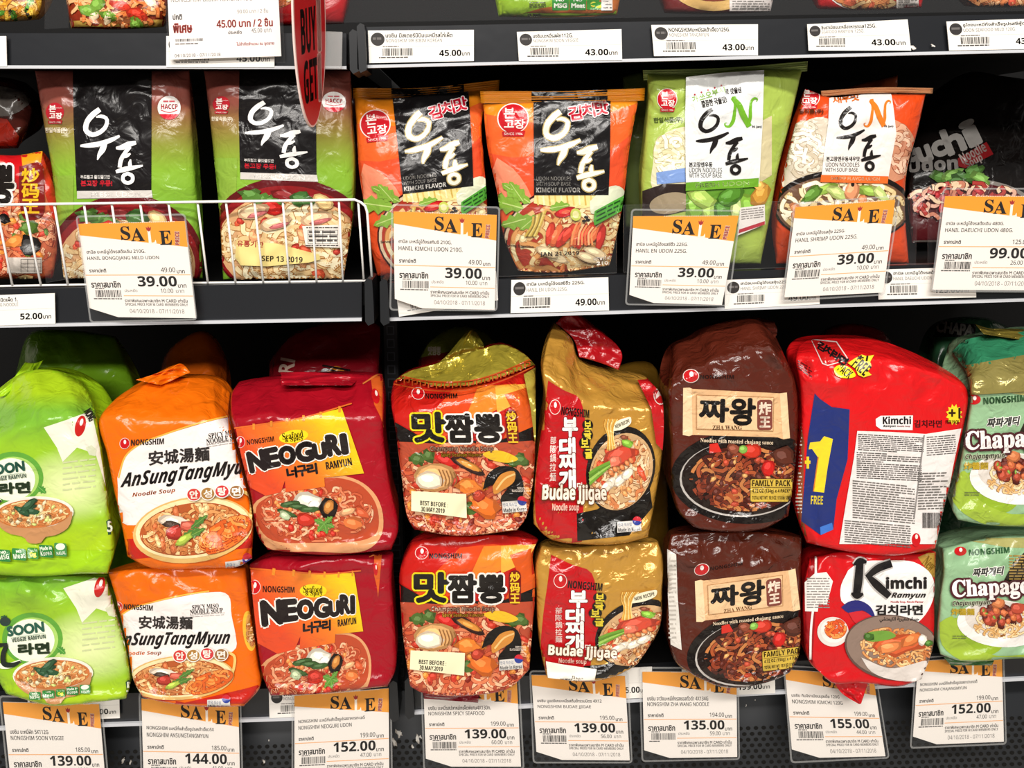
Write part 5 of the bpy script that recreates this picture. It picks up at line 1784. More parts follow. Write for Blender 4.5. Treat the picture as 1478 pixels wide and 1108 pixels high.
enudon = a = Art(O1, 16, 23)
a.poly([(740, 395), (1000, 400), (1000, 520), (760, 470)], '#a9bf55')
a.poly([(805, 900), (815, 830), (860, 770), (930, 735), (1000, 725), (1000, 1070), (800, 1075)], '#dcd6b0', smooth=30)
a.food(905, 880, 92, 130, 40, ['#ece6c8', '#ddd3a8', '#f4f0da'], 20, 110, dark='#b8ac7c')
a.poly([(820, 985), (985, 958), (990, 1038), (824, 1052)], '#7c9ad2')
a.poly([(1405, 700), (1480, 660), (1480, 1000), (1400, 1050)], '#cfc39a')
a.poly([(740, 1090), (860, 1050), (1000, 1050), (1000, 1200), (740, 1260)], '#2e2320')
a.ell(900, 1160, 120, 60, '#9a8a70', -10)
a.poly([(990, 1060), (1405, 1050), (1390, 1260), (990, 1270)], '#5d8f2c')
for i, (x, y, r_) in enumerate(((1040, 1180, 90), (1120, 1200, 80), (1200, 1190, 100), (1290, 1200, 85), (1350, 1180, 70), (1080, 1130, 30), (1240, 1120, 150))):
    a.blob(x, y, 80, 46, ['#7fae3c', '#a8c860', '#4f8428', '#c3d68a'][i % 4], r_, rough=0.25)
a.blob(1420, 1110, 50, 80, '#c9923c', 20)
a.blob(1410, 1060, 34, 30, '#e0b05a', 0)
a.poly([(990, 440), (1200, 415), (1436, 400), (1428, 700), (1408, 1050), (990, 1075), (985, 700)], '#e3e4e2')
a.poly([(990, 1042), (1406, 1016), (1404, 1066), (988, 1090)], '#6aa22c')
a.text('FRESH UDON', 1045, 1040, 1350, 1064, '#a9cf74', bold=0.8, rot=-3)
a.brush(ENN, Box((0, 0, 172, 172), (1212, 556, 1400, 730)), '#6fae2a')
udon_common(a, (1036, 618, 1350, 1000), '#1b1716')
for i, ch in enumerate('가쓰오부시'):
    a.text(ch, 1026 + i * 38, 548 - i * 12, 1060 + i * 38, 580 - i * 12, '#8ab05a', bold=1.2, rot=-14)
    a.ell(1040 + i * 38, 540 - i * 13, 5, 5, '#b03038')
a.text('로 맛을낸', 1214, 502, 1306, 534, '#2a2624', bold=1.2, rot=-8)
a.text('깔끔한 국물맛!', 1078, 562, 1222, 600, '#2a2624', bold=1.2, rot=-12)
a.text('N (en)', 1370, 716, 1422, 732, '#2a2624', bold=0.6)
a.text('본고장엔우동', 1008, 926, 1140, 954, '#2a2624', bold=0.8)
a.text('UDON NOODLES', 1008, 958, 1196, 984, '#2a2624', bold=0.1, f='n')
a.text('WITH SOUP BASE', 1008, 988, 1194, 1014, '#2a2624', bold=0.1, f='n')
hanil(a, 882, 566, 54, 58)
a.text('한일식품(주)', 806, 670, 970, 704, '#4a5a24', bold=1.6, rot=-2)

shrimp = a = Art(Q1, 16, 24)
a.poly([(100, 900), (130, 780), (200, 700), (300, 668), (350, 680), (320, 1050), (80, 1060)], '#d2c6b2', smooth=26)
a.food(215, 860, 105, 165, 50, ['#e0d6c4', '#cbbda4', '#efe8da'], 20, 120, dark='#a8977c')
a.poly([(720, 680), (790, 720), (840, 800), (800, 1000), (690, 1040)], '#c98a6a', smooth=24)
a.food(760, 850, 60, 140, 24, ['#d9a688', '#c8876a', '#e6c0a4'], 18, 100, dark='#a05a40')
a.ell(430, 1180, 400, 210, '#1a1412')
a.ell(430, 1190, 380, 190, '#6a4c3a')
a.food(430, 1190, 360, 170, 90, ['#ecdcb4', '#dfc690', '#f4ecd2'], 22, 150, [('#d98a5a', 8, 36), ('#efe4c8', 8, 34)], dark='#8a6a3c')
for i, (x, y, r_) in enumerate(((330, 1080, -20), (400, 1100, 20), (250, 1110, -40), (590, 1090, 10), (650, 1110, 50))):
    a.blob(x, y, 70, 30, ['#8fb04a', '#b9cc7a', '#5e8a34'][i % 3], r_, rough=0.3)
a.blob(480, 1090, 40, 60, '#d9946a', 10)
a.ell(486, 1052, 10, 14, '#1a1412')
a.poly([(352, 560), (430, 535), (540, 510), (640, 510), (706, 530), (722, 640), (735, 762), (710, 900), (690, 1012), (308, 1002), (325, 850), (346, 700)], '#e9e2dc')
a.poly([(306, 998), (690, 1006), (686, 1048), (300, 1040)], '#e0692a')
a.text('SHRIMP FLAVOR UDON', 360, 1010, 640, 1030, '#f2b48a', bold=0.6, rot=1)
a.brush(ENN, Box((0, 0, 172, 172), (552, 570, 704, 728)), '#df7a26')
udon_common(a, (384, 606, 652, 978), '#1b1716', rot=1)
for i, ch in enumerate('새우맛'):
    a.text(ch, 372 + i * 52, 548 - i * 10, 420 + i * 52, 590 - i * 8, '#d86a20', bold=1.6, rot=-8)
a.text('N (en)', 668, 714, 718, 728, '#2a2624', bold=0.6)
a.text('본고장엔우동새우맛', 336, 894, 526, 920, '#2a2624', bold=0.8)
a.text('UDON NOODLES', 332, 928, 524, 952, '#2a2624', bold=0.1, f='n')
a.text('WITH SOUP BASE', 330, 958, 516, 980, '#2a2624', bold=0.1, f='n')
hanil(a, 238, 552, 56, 56)
a.text('한일식품(주)', 150, 622, 318, 650, '#5a2412', bold=1.4)

daeuchi = a = Art(Q1, 16, 25)  # white lettering drawn grey: the shade on this bag is put into the ink
for t, x0, y0, x1, y1, r_, c, b in (('D', 620, 830, 720, 960, -16, '#8d8a86', 9), ('a', 730, 850, 790, 940, -16, '#8d8a86', 8), ('e', 790, 840, 850, 920, -16, '#8d8a86', 8), ('u', 860, 838, 930, 920, -20, '#a19e9a', 9), ('c', 944, 810, 1010, 890, -22, '#a19e9a', 9),
                                    ('h', 1010, 730, 1110, 870, -22, '#a19e9a', 10), ('i', 1120, 690, 1200, 830, -26, '#a19e9a', 10)):
    a.text(t, x0, y0, x1, y1, c, bold=b, rot=r_)
a.text('Udon', 800, 900, 1085, 974, '#8d8a86', bold=3, rot=-4, f='b')
a.poly([(1085, 905), (1250, 810), (1290, 880), (1130, 960), (1090, 950)], '#8a1a1e')
a.text('Noodle', 1092, 840, 1250, 900, '#b9a9a4', bold=0.3, rot=-28, f='b')
a.text('Soup', 1130, 896, 1232, 950, '#b9a9a4', bold=0.3, rot=-28, f='b')
a.ell(1150, 1260, 420, 240, '#7a746e')
a.ell(1150, 1270, 405, 228, '#4a1418')
for i, (x, y, r_) in enumerate(((1000, 1010, 10), (1060, 1000, -30), (1120, 1010, 20), (1180, 980, -20), (1220, 1020, 40), (1090, 1040, 0))):
    a.blob(x, y, 66, 34, ['#4e7a34', '#6f9a48', '#3a5f2a'][i % 3], r_, rough=0.4)
a.food(1130, 1150, 340, 110, 70, ['#d9a890', '#c07a60', '#a83a34', '#e0c4a0'], 20, 120, [('#a82a30', 10, 30)], dark='#5a1a16')
a.text('NET WT', 890, 1396, 960, 1414, '#9a948e', bold=0.8)
a.text('16.9oz', 880, 1420, 1000, 1452, '#b9b4ae', bold=1.6)
# ------------------------------------------------------------------ the packs on the lowest shelf: two high, one column per flavour
G5 = 'multipacks stacked two high on the lowest shelf'
LOW = ((0, -0.034), (0.12, -0.026), (1, -0.006))
TOP = ((0, -0.030), (0.12, -0.022), (0.74, -0.010), (1, 0.065))


def low(label, L, R, B, T, base, arts, seed, top=False, Y=None, **k):
    kw = dict(front=0.02, back=0.10, lift=0.045, nu=5.5, nv=6.0)
    if top:
        kw['facet'] = 0.34
    kw.update(k)
    p = Pack('noodle_multipack', label, G5, L, R, B, T, Y or (TOP if top else LOW), base=base, seed=seed, **kw)
    for it in arts:
        p.draw(*(it if isinstance(it, tuple) else (it,)))
    return p


# -- light green
p = low('light green multipack, lower of two, at the left end of the lowest shelf', [(9, 1001), (-14, 960), (-26, 900), (-30, 834)], [(182, 1008), (188, 987), (184, 943), (166, 878), (153, 832)],
        [(74, 1018), (140, 1013)], [(60, 830)], '#93c02a', [soon, soon_badges], 31, wtop=0.85)
p.done()
p = low('light green multipack, upper of two, at the left end of the lowest shelf', [(-46, 826), (-50, 700), (-48, 585)], [(156, 828), (166, 792), (158, 735), (146, 640), (136, 585), (120, 550)],
        [(50, 832), (120, 828)], [(-10, 566), (36, 536), (80, 534)], '#9dcb1c', [(soon, SO_U), (soon_badges, SB_U)], 32, top=True, wr=1.5)
p.flap('top_flap', [(-8, 572), (20, 545), (36, 523)], [(24, 572), (44, 548), (62, 520)], T=[(50, 524)], Y=(0.02, 0.03, 0.07, 0.075), col='#a6d020', amp=0.005, seed=3)
p.done()
# -- orange
p = low('orange multipack with a white panel, lower of two', [(206, 1006), (194, 985), (183, 930), (167, 863), (155, 824)], [(352, 1019), (376, 990), (373, 956), (360, 869), (355, 818)],
        [(240, 1014), (300, 1020)], [(250, 816)], '#e8690f', [ansung, ansung_bowl, ansung_marks], 33)
p.done()
e = Art(None, 6)
p = low('orange multipack with a white panel, upper of two, between green and crimson', [(184, 803), (173, 745), (164, 705), (154, 655), (143, 606), (164, 578), (194, 556)], [(364, 806), (364, 740), (349, 680), (339, 641), (331, 598), (333, 566)],
        [(213, 818), (300, 820), (345, 817)], [(215, 546), (262, 544), (310, 548)], '#ea6c0c', [(ansung, AN_U), (ansung_bowl, AB_U), (ansung_marks, AM_U)], 34, top=True, wr=1.4)
p.flap('top_seal', [(196, 548), (222, 540), (245, 529)], [(232, 556), (250, 548), (275, 537)], T=[(262, 525)], Y=(0.02, 0.02, 0.05, 0.05), col='#f0700c', amp=0.006, seed=5)
p.done()
# -- crimson
p = low('crimson multipack with a yellow curtain, lower of two', [(391, 1004), (380, 978), (370, 922), (364, 860), (360, 814)], [(560, 990), (570, 970), (569, 884), (566, 830), (568, 799)],
        [(464, 1001)], [(390, 803), (449, 801)], '#9c1020', [(neoguri, NE_L)], 35, wtop=0.85)
p.done()
p = low('crimson multipack with a yellow curtain, upper of two', [(386, 793), (374, 775), (359, 702), (343, 641), (333, 593), (335, 566), (345, 551)], [(565, 793), (575, 765), (563, 697), (554, 626), (555, 575), (552, 540)],
        [(470, 801)], [(404, 545), (470, 540), (520, 539)], '#a00f1f', [neoguri], 36, top=True, wr=1.7)
p.flap('top_flap', [(406, 556), (405, 545), (404, 537)], [(508, 556), (516, 548), (520, 541)], T=[(460, 537)], Y=(0.01, 0.01, 0.05, 0.05), col='#a81222', amp=0.006, seed=8)
p.done()
# -- red and gold seafood
p = low('red multipack with a cream date sticker and mussels, lower of two', [(592, 990), (585, 945), (579, 886), (578, 820), (594, 781)], [(764, 966), (769, 901), (773, 838), (769, 800), (777, 778)],
        [(606, 998), (686, 1003), (736, 992)], [(640, 773), (720, 771)], '#b8191a', [champong], 37)
e = Art(None, 6)
p.sticker('best_before_sticker', champ_date, None, 'cream best before sticker')
p.flap('bottom_seal', [(612, 1008), (610, 998)], [(690, 1014), (692, 1000)], Y=(-0.02, -0.02, -0.03, -0.03), col='#7c1420', amp=0.003, seed=2)
p.done()
e = Art(None, 6)
gold = '#b9a83c'
e.poly([(555, 470), (790, 470), (790, 522), (768, 527), (730, 541), (680, 556), (630, 557), (586, 546), (566, 548), (560, 540)], lin(gold, 0.5))
e.poly([(756, 540), (790, 520), (790, 640), (772, 640), (766, 590)], lin('#c4b34a', 0.4))
for i in range(17):
    x = 572 + i * 11.6
    t = (x - 566) / 205
    y = 545 + 30 * t * (1 - t) * 2.0 - 26 * t * t
    for q in ([(x, y + 5), (x, y - 3), (x + 7, y - 3.5), (x + 7, y + 2), (x + 3, y + 2)],):
        for (a0, b0), (a1, b1) in zip(q, q[1:]):
            e.stroke([(a0, b0), (a1, b1)], 1.9, '#b5481c', 3)
e.stroke([(568, 540), (620, 550), (680, 549), (730, 534), (770, 516)], 1.8, '#b5481c', 30)
e.stroke([(568, 554), (620, 563), (680, 562), (730, 547), (770, 529)], 1.8, '#b5481c', 30)
p = low('red multipack with a gold collar and cream date sticker, upper of two', [(598, 764), (589, 749), (580, 691), (571, 622), (564, 575), (568, 550)], [(746, 765), (758, 749), (768, 705), (773, 633), (773, 575), (773, 527)],
        [(661, 773)], [(588, 537), (625, 526), (690, 505), (725, 497), (757, 511)], '#b8191a', [(champong, CH_U), e], 38, top=True, wr=1.7, mt=M_FOIL)
p.sticker('best_before_sticker', champ_date, CH_U, 'cream best before sticker')
p.flap('top_seal', [(590, 538), (626, 528), (676, 476)], [(704, 520), (700, 506), (697, 494)], T=[(684, 477)], B=[(650, 530)], Y=(0.03, 0.03, 0.075, 0.07), col='#b0a236', metal=0.5, amp=0.008, seed=9)
p.done()
# -- gold
p = low('golden multipack with a red side panel and white date sticker, lower of two', [(790, 978), (785, 962), (777, 917), (774, 854), (773, 815), (781, 786)], [(920, 958), (936, 935), (952, 905), (956, 850), (957, 805), (950, 781)],
        [(858, 983), (905, 968)], [(820, 789), (900, 781)], '#c8953f', [budae], 39, mt=M_FOIL, metal=0.25)
p.sticker('best_before_sticker', budae_date, None, 'white best before sticker')
p.done()
e = Art(None, 6)
made(e, 891, 753, 34)
e.poly([(920, 548), (946, 546), (960, 570), (961, 604), (957, 650), (947, 640), (940, 590)], '#b81a1e')
e.ell(952, 572, 8.5, 12, '#f0dcd4', -15)
e.ell(952, 572, 7.2, 10.6, '#b3161a', -15)
e.ell(954, 567, 2.4, 4, '#f0dcd4', -15)
p = low('golden multipack with a red side panel, upper of two, its red end standing up', [(770, 756), (772, 691), (779, 633), (787, 581), (783, 530), (790, 492), (800, 464)], [(936, 775), (946, 720), (955, 662), (958, 604), (954, 570), (932, 543)],
        [(791, 776), (850, 786), (900, 784)], [(826, 490), (834, 514), (878, 532)], '#c8933c', [(budae, BU_U), e], 40, top=True, wr=2.2, mt=M_FOIL, metal=0.25)
p.flap('top_seal', [(836, 515), (828, 490), (802, 466)], [(893, 534), (898, 512), (846, 460)], T=[(824, 448)], B=[(868, 524)], Y=(0.035, 0.03, 0.055, 0.06), col='#a31119', amp=0.004, seed=4, label='red film end')
p.done()
# -- brown
e = Art(None, 6)
e.poly([(963, 792), (976, 800), (978, 860), (984, 938), (968, 930), (964, 860)], '#dcd6cc')
e.lines(965, 808, 976, 925, 18, '#b9b2a8', 0.4, seed=6)
p = low('dark brown multipack with a cream scroll, lower of two', [(1004, 976), (975, 955), (963, 917), (964, 838), (962, 800), (967, 770)], [(1140, 970), (1152, 948), (1156, 886), (1156, 823), (1158, 774)],
        [(1041, 991), (1070, 992), (1126, 978)], [(1060, 764)], '#522013', [(zhawang, ZH_L), e], 41, wr=1.8, mt=M_FOIL, wtop=0.8, facet=0.3)
p.done()
e = Art(None, 6)
p = low('dark brown multipack with a cream scroll, upper of two', [(1000, 760), (978, 737), (969, 705), (968, 651), (964, 575), (968, 520)], [(1138, 745), (1147, 680), (1152, 604), (1148, 552), (1132, 512), (1118, 482)],
        [(1015, 764), (1102, 763)], [(972, 500), (1001, 486), (1030, 468), (1094, 460)], '#542014', [zhawang, e], 42, top=True, wr=1.8, mt=M_FOIL,
        Y=((0, -0.03), (0.12, -0.022), (0.82, -0.012), (1, 0.05)))
p.flap('top_seal', [(1062, 478), (1066, 466), (1072, 456)], [(1118, 490), (1122, 478), (1118, 464)], T=[(1092, 458)], Y=(0.02, 0.02, 0.05, 0.05), col='#56241a', amp=0.005, seed=4)
p.done()
# -- kimchi
p = low('red multipack with a large black initial on white, lower of two', [(1186, 972), (1168, 955), (1159, 900), (1160, 842), (1168, 805)], [(1330, 980), (1346, 936), (1349, 854), (1351, 796)],
        [(1199, 984), (1250, 986), (1300, 990)], [(1215, 795), (1290, 800)], '#cb161c', [kimchi], 43, wtop=0.88)
p.flap('bottom_tail', [(1240, 1016), (1215, 1000), (1203, 984)], [(1243, 1015), (1248, 1000), (1253, 985)], Y=(-0.035, -0.035, -0.03, -0.03), col='#c4141c', amp=0.003, seed=7, label='red film tail hanging from the pack')
p.done()
p = low('red multipack turned back to front, blue stripe and white text panel, upper of two', [(1164, 783), (1149, 740), (1153, 662), (1156, 604), (1154, 555), (1148, 514), (1154, 498), (1168, 489)], [(1350, 792), (1362, 735), (1380, 668), (1390, 622), (1396, 562), (1382, 545), (1350, 524)],
        [(1212, 794), (1290, 802)], [(1209, 487), (1260, 489), (1312, 506)], '#d5161a', [kimchi_back], 44, top=True, wr=1.3,
        Y=((0, -0.030), (0.12, -0.022), (0.85, -0.012), (1, 0.06)))
p.flap('top_seal', [(1250, 520), (1262, 508), (1250, 492)], [(1330, 545), (1345, 535), (1342, 520)], T=[(1275, 493), (1310, 506)], Y=(0.02, 0.02, 0.05, 0.05), col='#c9161a', amp=0.006, seed=4)
p.done()
# -- mint green
p = low('mint green multipack with a white plate of noodles, lower of two', [(1357, 944), (1353, 930), (1356, 864), (1361, 823), (1359, 790)], [(1548, 950), (1552, 860), (1545, 775)],
        [(1384, 953), (1470, 950)], [(1450, 772)], '#93b98e', [chapa], 45)
p.flap('bottom_seal', [(1372, 960), (1362, 948)], [(1432, 960), (1436, 950)], Y=(-0.02, -0.02, -0.03, -0.03), col='#3f6a3a', amp=0.003, seed=2)
p.done()
e = Art(None, 6)
e.poly([(1350, 500), (1480, 470), (1560, 470), (1560, 512), (1478, 517), (1400, 530), (1380, 532)], '#2f7a56')
e.poly([(1376, 530), (1478, 512), (1560, 506), (1560, 560), (1400, 570)], lin('#9c9050', 0.35))
p = low('mint green multipack with a white plate of noodles, upper of two', [(1382, 750), (1374, 735), (1383, 680), (1393, 622), (1400, 566), (1394, 536), (1374, 508)], [(1560, 760), (1565, 620), (1558, 500)],
        [(1420, 757)], [(1390, 492), (1440, 480), (1500, 474)], '#93b98e', [(chapa, CA_U), e], 46, top=True, wr=1.6, mt=M_FOIL)
p.flap('top_seal', [(1420, 482), (1408, 468)], [(1500, 494), (1502, 476)], T=[(1430, 474), (1450, 474)], Y=(0.02, 0.02, 0.045, 0.045), col='#8f7f36', metal=0.5, amp=0.004, seed=6)
p.done()

# -- packs standing behind, base and print colours darkened to carry the shelf's shade
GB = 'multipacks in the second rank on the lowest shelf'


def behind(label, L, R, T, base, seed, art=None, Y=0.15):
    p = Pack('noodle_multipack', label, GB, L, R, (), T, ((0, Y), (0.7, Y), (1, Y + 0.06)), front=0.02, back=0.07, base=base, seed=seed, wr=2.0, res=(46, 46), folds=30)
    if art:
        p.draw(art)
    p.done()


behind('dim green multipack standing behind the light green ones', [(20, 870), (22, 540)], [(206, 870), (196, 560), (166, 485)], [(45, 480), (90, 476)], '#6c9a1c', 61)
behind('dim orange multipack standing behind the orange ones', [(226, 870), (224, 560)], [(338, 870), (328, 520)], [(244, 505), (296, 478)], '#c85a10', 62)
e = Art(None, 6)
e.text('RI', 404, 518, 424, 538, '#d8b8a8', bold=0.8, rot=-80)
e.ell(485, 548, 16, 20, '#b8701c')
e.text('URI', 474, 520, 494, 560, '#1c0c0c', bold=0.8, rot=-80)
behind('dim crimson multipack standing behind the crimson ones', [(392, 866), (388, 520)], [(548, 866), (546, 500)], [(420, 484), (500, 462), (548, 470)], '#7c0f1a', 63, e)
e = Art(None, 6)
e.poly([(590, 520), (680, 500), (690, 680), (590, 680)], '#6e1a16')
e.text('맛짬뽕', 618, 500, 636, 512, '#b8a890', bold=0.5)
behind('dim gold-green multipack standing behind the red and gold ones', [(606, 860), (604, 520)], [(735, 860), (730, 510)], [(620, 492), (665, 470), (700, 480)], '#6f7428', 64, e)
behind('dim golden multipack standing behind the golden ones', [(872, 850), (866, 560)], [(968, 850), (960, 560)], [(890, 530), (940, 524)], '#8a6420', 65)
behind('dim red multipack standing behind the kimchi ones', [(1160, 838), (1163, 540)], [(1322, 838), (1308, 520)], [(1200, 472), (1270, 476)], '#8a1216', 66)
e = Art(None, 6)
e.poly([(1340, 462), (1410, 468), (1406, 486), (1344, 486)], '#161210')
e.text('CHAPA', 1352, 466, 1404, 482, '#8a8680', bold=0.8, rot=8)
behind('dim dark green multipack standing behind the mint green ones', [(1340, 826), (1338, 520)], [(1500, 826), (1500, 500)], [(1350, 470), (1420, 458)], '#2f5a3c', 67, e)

# ------------------------------------------------------------------ the udon bags on the middle shelf
GU = 'udon bags in a row on the middle shelf'
MID = ((0, 0.034), (1, 0.042))


def udon(label, L, R, T, base, arts, seed, B=(), Y=MID, name='udon_bag', group=GU, **k):
    kw = dict(front=0.02, back=0.05, nu=3.2, nv=3.2, wr=0.8, folds=24, wtop=0.72, lift=0.008)
    kw.update(k)
    p = Pack(name, label, group, L, R, B, T, Y, base=base, seed=seed, **kw)
    for it in arts:
        p.draw(*(it if isinstance(it, tuple) else (it,)))
    return p


def seal(p, x0, y0, x1, y1, h, cols, Y=0.043, seed=1, mid=0):
    """crimped top seal in up to three colours side by side"""
    a = Art(None, 8)
    if len(cols) == 3:
        t0, t1 = cols[2]
        f = lambda t, d: (x0 + (x1 - x0) * t, y0 + (y1 - y0) * t + d)
        a.poly([f(t0, 1), f(t1, 1), f(t1, h + 3), f(t0, h + 3)], cols[1])
    p.flap('top_seal', [(x0, y0 + h), (x0 - 1, y0)], [(x1, y1 + h), (x1 + 1, y1)], T=[((x0 + x1) / 2, (y0 + y1) / 2 + mid)], B=[((x0 + x1) / 2, (y0 + y1) / 2 + h + mid)],
           Y=(Y - 0.004, Y - 0.004, Y, Y), col=cols[0], amp=0.0015, seed=seed, ribs=5, art=a if len(cols) == 3 else None)


GR = [(95, '#8e4a44'), (150, '#8c4c40'), (190, '#8a7a38'), (245, '#86b034'), (300, '#78a832')]
p = udon('green and brown udon bag with a black stripe, behind the fence and its sale tag', [(92, 402), (82, 320), (76, 253), (63, 177), (50, 101)], [(293, 402), (288, 320), (281, 230), (277, 165), (273, 101)], [(160, 100)], '#6fa61e', [mild], 71, grad=GR)
p.done()
p = udon('green and brown udon bag with a date sticker, beside the red oval sign', [(322, 404), (316, 300), (308, 220), (302, 165), (294, 101)], [(496, 402), (509, 310), (512, 230), (508, 170), (506, 101)], [(400, 100), (470, 100)], '#6fa61e', [(mild, MI_2)], 72, grad=GR)
p.sticker('date_sticker', mild_date, None, 'pale yellow date sticker')
p.sticker('nutrition_label', mild_label, None, 'white nutrition label')
p.done()
OR = [(115, '#ef961c'), (165, '#ee861e'), (215, '#ea6a24'), (330, '#df4f26')]
p = udon('orange kimchi udon bag, wrinkled, beside the end of the wire fence', [(545, 398), (538, 370), (524, 285), (519, 253), (514, 177), (511, 138)], [(698, 396), (703, 300), (698, 227), (695, 180), (704, 128)], [(530, 142), (620, 137), (690, 130)], '#e8801a', [(kudon, KU_1)], 73, grad=OR, wr=1.8,
         Y=((0, 0.042), (0.7, 0.048), (1, 0.062)))
seal(p, 510, 127, 720, 115, 15, ('#ef961c', '#141213', (0.26, 0.76)), 0.062, 3, mid=5)
p.done()
p = udon('orange kimchi udon bag, smooth and facing front, with a green corner flash', [(748, 391), (728, 345), (718, 280), (704, 215), (697, 150)], [(880, 383), (890, 340), (899, 293), (909, 210), (921, 145)], [(800, 146)], '#ea7f16', [kudon], 74, grad=OR, wr=0.6, folds=14, B=[(800, 394)])
seal(p, 694, 131, 930, 127, 18, ('#ef961c', '#141213', (0.31, 0.775)), 0.042, 4, mid=2)
p.done()
p = udon('light green udon bag with a white panel and green initial', [(936, 382), (926, 298), (925, 253), (930, 202), (935, 140), (934, 106)], [(1098, 381), (1110, 320), (1124, 240), (1140, 178), (1158, 100)], [(1000, 108), (1060, 100)], '#a3ba52', [enudon], 75, wr=0.9)
p.sticker('nutrition_label', en_label, None, 'white nutrition label with a red line')
seal(p, 929, 101, 1165, 88, 15, ('#bdd07c',), 0.043, 5, mid=3)
p.done()
p = udon('orange-red udon bag with a white panel and orange initial', [(1120, 381), (1119, 320), (1129, 258), (1145, 190), (1162, 128)], [(1312, 380), (1306, 290), (1310, 240), (1324, 190), (1336, 136)], [(1200, 140), (1250, 136)], '#d8481a', [shrimp], 76, wr=0.9)
seal(p, 1186, 131, 1346, 127, 8, ('#efae7c',), 0.043, 6, mid=-3)
p.done()
p = udon('black udon bag with white lettering greyed for shade, set back in the shade on the right', [(1316, 350), (1310, 260), (1336, 140)], [(1530, 350), (1540, 250), (1520, 120)], [(1400, 104), (1450, 110)], '#110d0c', [daeuchi], 77, Y=((0, 0.13), (0.5, 0.15), (1, 0.2)), front=0.015)
p.done()
# second rank, shade mixed into its base colours, and neighbours on the middle shelf
GM = 'bags in the second rank on the middle shelf'
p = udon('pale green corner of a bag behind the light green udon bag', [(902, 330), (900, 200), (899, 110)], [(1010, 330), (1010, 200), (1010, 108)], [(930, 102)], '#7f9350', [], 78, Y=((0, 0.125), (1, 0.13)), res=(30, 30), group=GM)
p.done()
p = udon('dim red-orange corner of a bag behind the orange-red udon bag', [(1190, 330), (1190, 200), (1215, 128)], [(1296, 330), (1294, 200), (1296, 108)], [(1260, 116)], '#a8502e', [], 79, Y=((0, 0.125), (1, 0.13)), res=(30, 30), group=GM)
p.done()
p = udon('udon bag coloured dark for shade behind the second green and brown one', [(330, 330), (330, 130)], [(530, 330), (530, 130)], [(430, 112)], '#4a1f1c', [], 80, Y=((0, 0.125), (1, 0.13)), res=(30, 30), group=GM)
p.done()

# black and red noodle bag at the left end, with yellow hanja
e = Art(M1, 20, 30)
e.poly([(-260, 860), (130, 870), (240, 860), (240, 1100), (-260, 1130)], '#c0141a')
e.poly([(120, 870), (245, 850), (235, 930), (128, 950)], '#d9951c')
e.poly([(-260, 1130), (250, 1080), (320, 1300), (330, 1650), (-260, 1650)], '#c4603c')
e.food(60, 1330, 260, 250, 150, REDN, 18, 120, [('#c23a26', 12, 30), ('#e08a3a', 12, 28), ('#5a7a30', 6, 26)], dark='#8c3420')
e.blob(170, 1400, 70, 60, '#17120f', 20)
e.blob(20, 1250, 40, 30, '#17120f', 20)
e.blob(80, 1380, 60, 34, '#e0863c', -20)
e.blob(160, 1300, 56, 34, '#55762e', 0, rough=0.4)
e.poly([(110, 950), (235, 930), (250, 1060), (235, 1240), (140, 1250), (112, 1150)], '#7a1410', smooth=26)
for i, ch in enumerate('炒码王'):
    e.text(ch, 125, 962 + i * 88, 222, 1040 + i * 88, '#e8b822', bold=3)
halo_text(e, '뽕', -60, 950, 72, 1160, '#18120f', '#f2ece4', 10, 12)
e.rect(40, 1470, 240, 1560, '#cfc6bc')
for k in range(4):
    e.rect(118, 1480 + k * 22, 236, 1482 + k * 22, '#4a4644')
    e.rect(118 + k * 38, 1480, 120 + k * 38, 1552, '#4a4644')
e.blob(140, 1600, 50, 34, '#e6c48a', 0)
p = udon('red noodle bag with yellow hanja on dark red, at the left end behind the fence', [(-70, 404), (-72, 320), (-66, 240)], [(76, 402), (83, 361), (81, 278), (70, 244), (61, 218)], [(-20, 224), (24, 224)], '#c0301c', [e], 81, name='noodle_bag', wr=1.0)
p.done()
e = Art(M1, 20, 31)
e.poly([(-80, 470), (190, 560), (60, 660), (-80, 640)], '#5a5450', smooth=12)
e.poly([(-80, 660), (40, 680), (110, 780), (90, 850), (-80, 860)], '#7a1c12')
e.poly([(130, 780), (165, 735), (165, 790), (120, 830)], '#c9962c')
p = udon('dark crumpled noodle bag lying above the red one at the left end', [(-40, 216), (-44, 150), (-30, 110)], [(26, 214), (44, 180), (48, 150), (34, 118)], [(10, 112)], '#3a1712', [e], 82, Y=((0, 0.06), (1, 0.09)), name='noodle_bag', wr=2.5, mt=M_FOIL, group=GM, folds=34)
p.done()

# ------------------------------------------------------------------ the bags on the top shelf: their feet show
GT = 'bags on the top shelf of which only the lower ends show'


def top_bag(label, x0, x1, yb, base, art, seed, yt=-190, Y=0.035, **k):
    sx = 6
    p = Pack('noodle_bag', label, GT, [(x0 + sx, yb), (x0, yb - 30), (x0 - 2, yt)], [(x1 - sx, yb - 2), (x1, yb - 32), (x1 + 2, yt)], [((x0 + x1) / 2, yb + 1)], (),
             ((0, Y), (1, Y + 0.01)), front=0.018, back=0.05, base=base, seed=seed, nu=3.5, nv=4, wr=0.8, res=(54, 60), **k)
    p.draw(art)
    p.done()


def bowl_art(cx, cy, rx, ry, bowl, cols, seed, chunks=(), extra=None, dark='#8a4a22'):
    a = Art(None, 7, seed)
    if extra:
        extra(a)
    if bowl:
        a.ell(cx, cy, rx * 1.08, ry * 1.12, bowl)
    a.food(cx, cy, rx, ry, 110, cols, 4.5, 34, chunks, dark=dark)
    return a


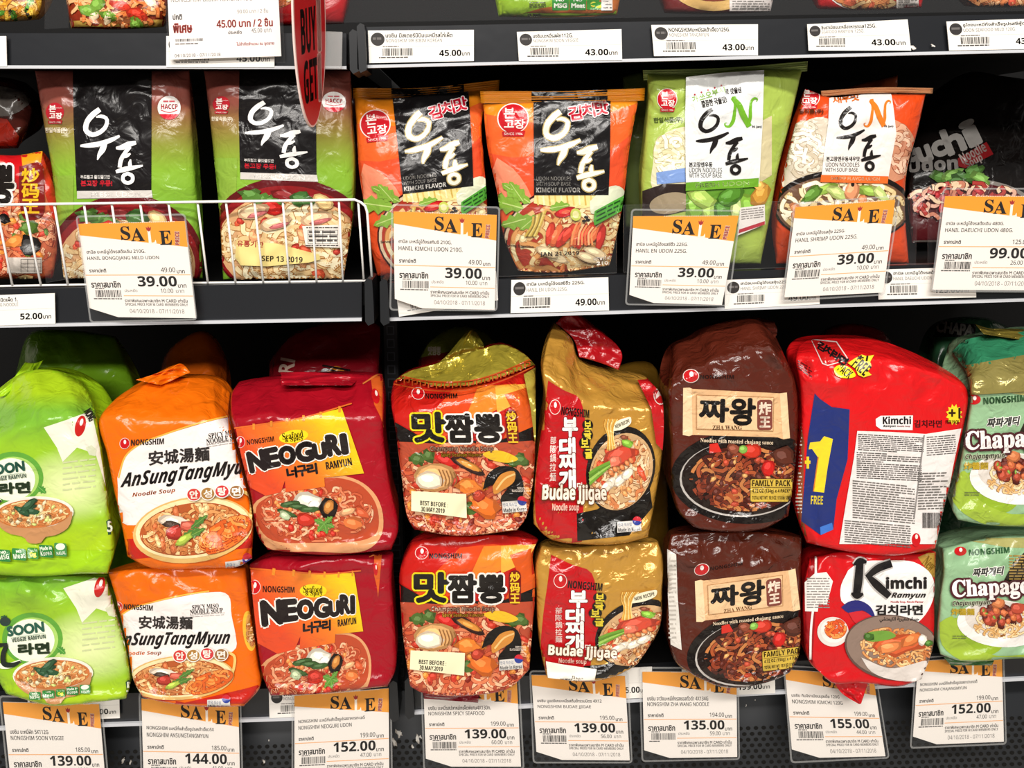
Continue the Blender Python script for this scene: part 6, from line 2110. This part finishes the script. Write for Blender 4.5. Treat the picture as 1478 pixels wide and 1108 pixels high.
top_bag('noodle bag of orange slices and greens at the left end of the top shelf', -60, 62, 30, '#d8a860',
        bowl_art(0, 0, 75, 40, None, ['#e0a030', '#c98a2c', '#e8c070'], 91, [('#4f8a2c', 6, 9), ('#2a1a12', 4, 8), ('#e6b03c', 8, 10)]), 91)
top_bag('noodle bag with red noodles and green leaves, beside the promotion sheet', 97, 242, 41, '#8a2c14',
        bowl_art(172, -2, 78, 46, None, ['#e8a060', '#e07a3c', '#f0b880'], 92, [('#d0341c', 8, 14), ('#6f9a34', 6, 14), ('#f0d8b0', 4, 10)],
                 lambda a: a.poly([(90, 30), (250, 28), (250, 50), (90, 50)], '#c9a24c')), 92)


def soonx(a):
    a.poly([(700, -60), (780, -60), (800, 0), (780, 22), (700, 28)], '#8fb52a')
    a.poly([(780, 12), (900, -6), (900, 30), (720, 30)], '#b5652c')
    for k, (x0, c) in enumerate(((797, '#2f8a34'), (822, '#2f8a34'), (847, '#3a8f2c'))):
        a.rrect(x0, -14 - k * 0.6, x0 + 24, 15 - k * 0.6, 2, c)
    a.text('No', 803, -3, 814, 2, '#f0f4e4', bold=0.2)
    a.text('MSG', 800, 5, 818, 11, '#f0f4e4', bold=0.5)
    a.text('No', 828, -3, 840, 2, '#f0f4e4', bold=0.2)
    a.text('Meat', 825, 5, 844, 11, '#f0f4e4', bold=0.5)
    a.text('0g', 853, 3, 868, 11, '#f0e84a', bold=0.6)
    a.rect(868, -30, 884, 15, '#e6e0da')
    a.lines(870, -20, 883, 14, 8, '#8a8682', 0.4, seed=3)
    a.text('12.90G', 762, 20, 780, 24, '#2a2a1a', bold=0.3)
    a.lines(764, 3, 788, 12, 3, '#4a5a1c', 0.5, seed=4)


a = Art(None, 7, 93)
soonx(a)
top_bag('green noodle bag with white badges on the top shelf', 714, 896, 24, '#9cc22c', a, 93)
a = Art(None, 7, 94)
a.ell(1030, -40, 72, 56, '#d9b06a')
a.ell(1030, -46, 64, 48, '#7a3018')
a.rect(1053, -40, 1116, 16, '#e2dad6')
a.lines(1057, -6, 1112, 15, 6, '#8a8682', 0.45, seed=5)
top_bag('maroon noodle bag with a yellow bowl and white text panel on the top shelf', 953, 1118, 19, '#6a1a18', a, 94)
a = bowl_art(1254, -16, 56, 30, '#e8e0da', NOOD, 95, [('#d0603c', 6, 9)])
a.rect(1294, -40, 1326, 12, '#d9d2cc')
a.lines(1297, -10, 1324, 11, 7, '#8a8682', 0.45, seed=6)
top_bag('red noodle bag with a white bowl on the top shelf', 1175, 1336, 13, '#c4161c', a, 95)
top_bag('dark noodle bag with orange noodles at the right end of the top shelf', 1388, 1540, 9, '#5a2418',
        bowl_art(1462, -16, 72, 32, '#2a1612', ['#e09a60', '#d07a44', '#f0c090'], 96, [('#c44a2c', 6, 10)]), 96)
a = Art(None, 7, 97)
a.ell(385, -20, 50, 34, '#d9782c')
a.food(385, -16, 44, 26, 40, ['#e8a040', '#e0c070', '#d06a2c'], 5, 30, [('#4f8a3c', 5, 9)])
top_bag('red noodle bag with a green and orange edge behind the oval sign', 330, 502, 36, '#b5151c', a, 97)
# flakes of torn paper left on the rails
for i, (x, y, r_) in enumerate(((1318, 69, 4), (1347, 66, 3))):
    a = Art(None, mx=0, seed=i)
    a.blob(x, y, r_, r_ * 0.6, '#e6e2dc', 20, hi=False, rough=0.5)
    V, T, C, L = a.get()
    pos = P(V, -0.003) - [0, 0, 0]
    o = link_mesh('paper_flake', pos - np.array([[0, 0.0001, 0]]) * L[:, None], T, M_CARD, None, C)
    tag(o, ('white flake of torn paper stuck beside the seafood noodles label', 'smaller white flake of torn paper stuck on the top rail')[i], 'paper flake', 'flakes of torn paper')
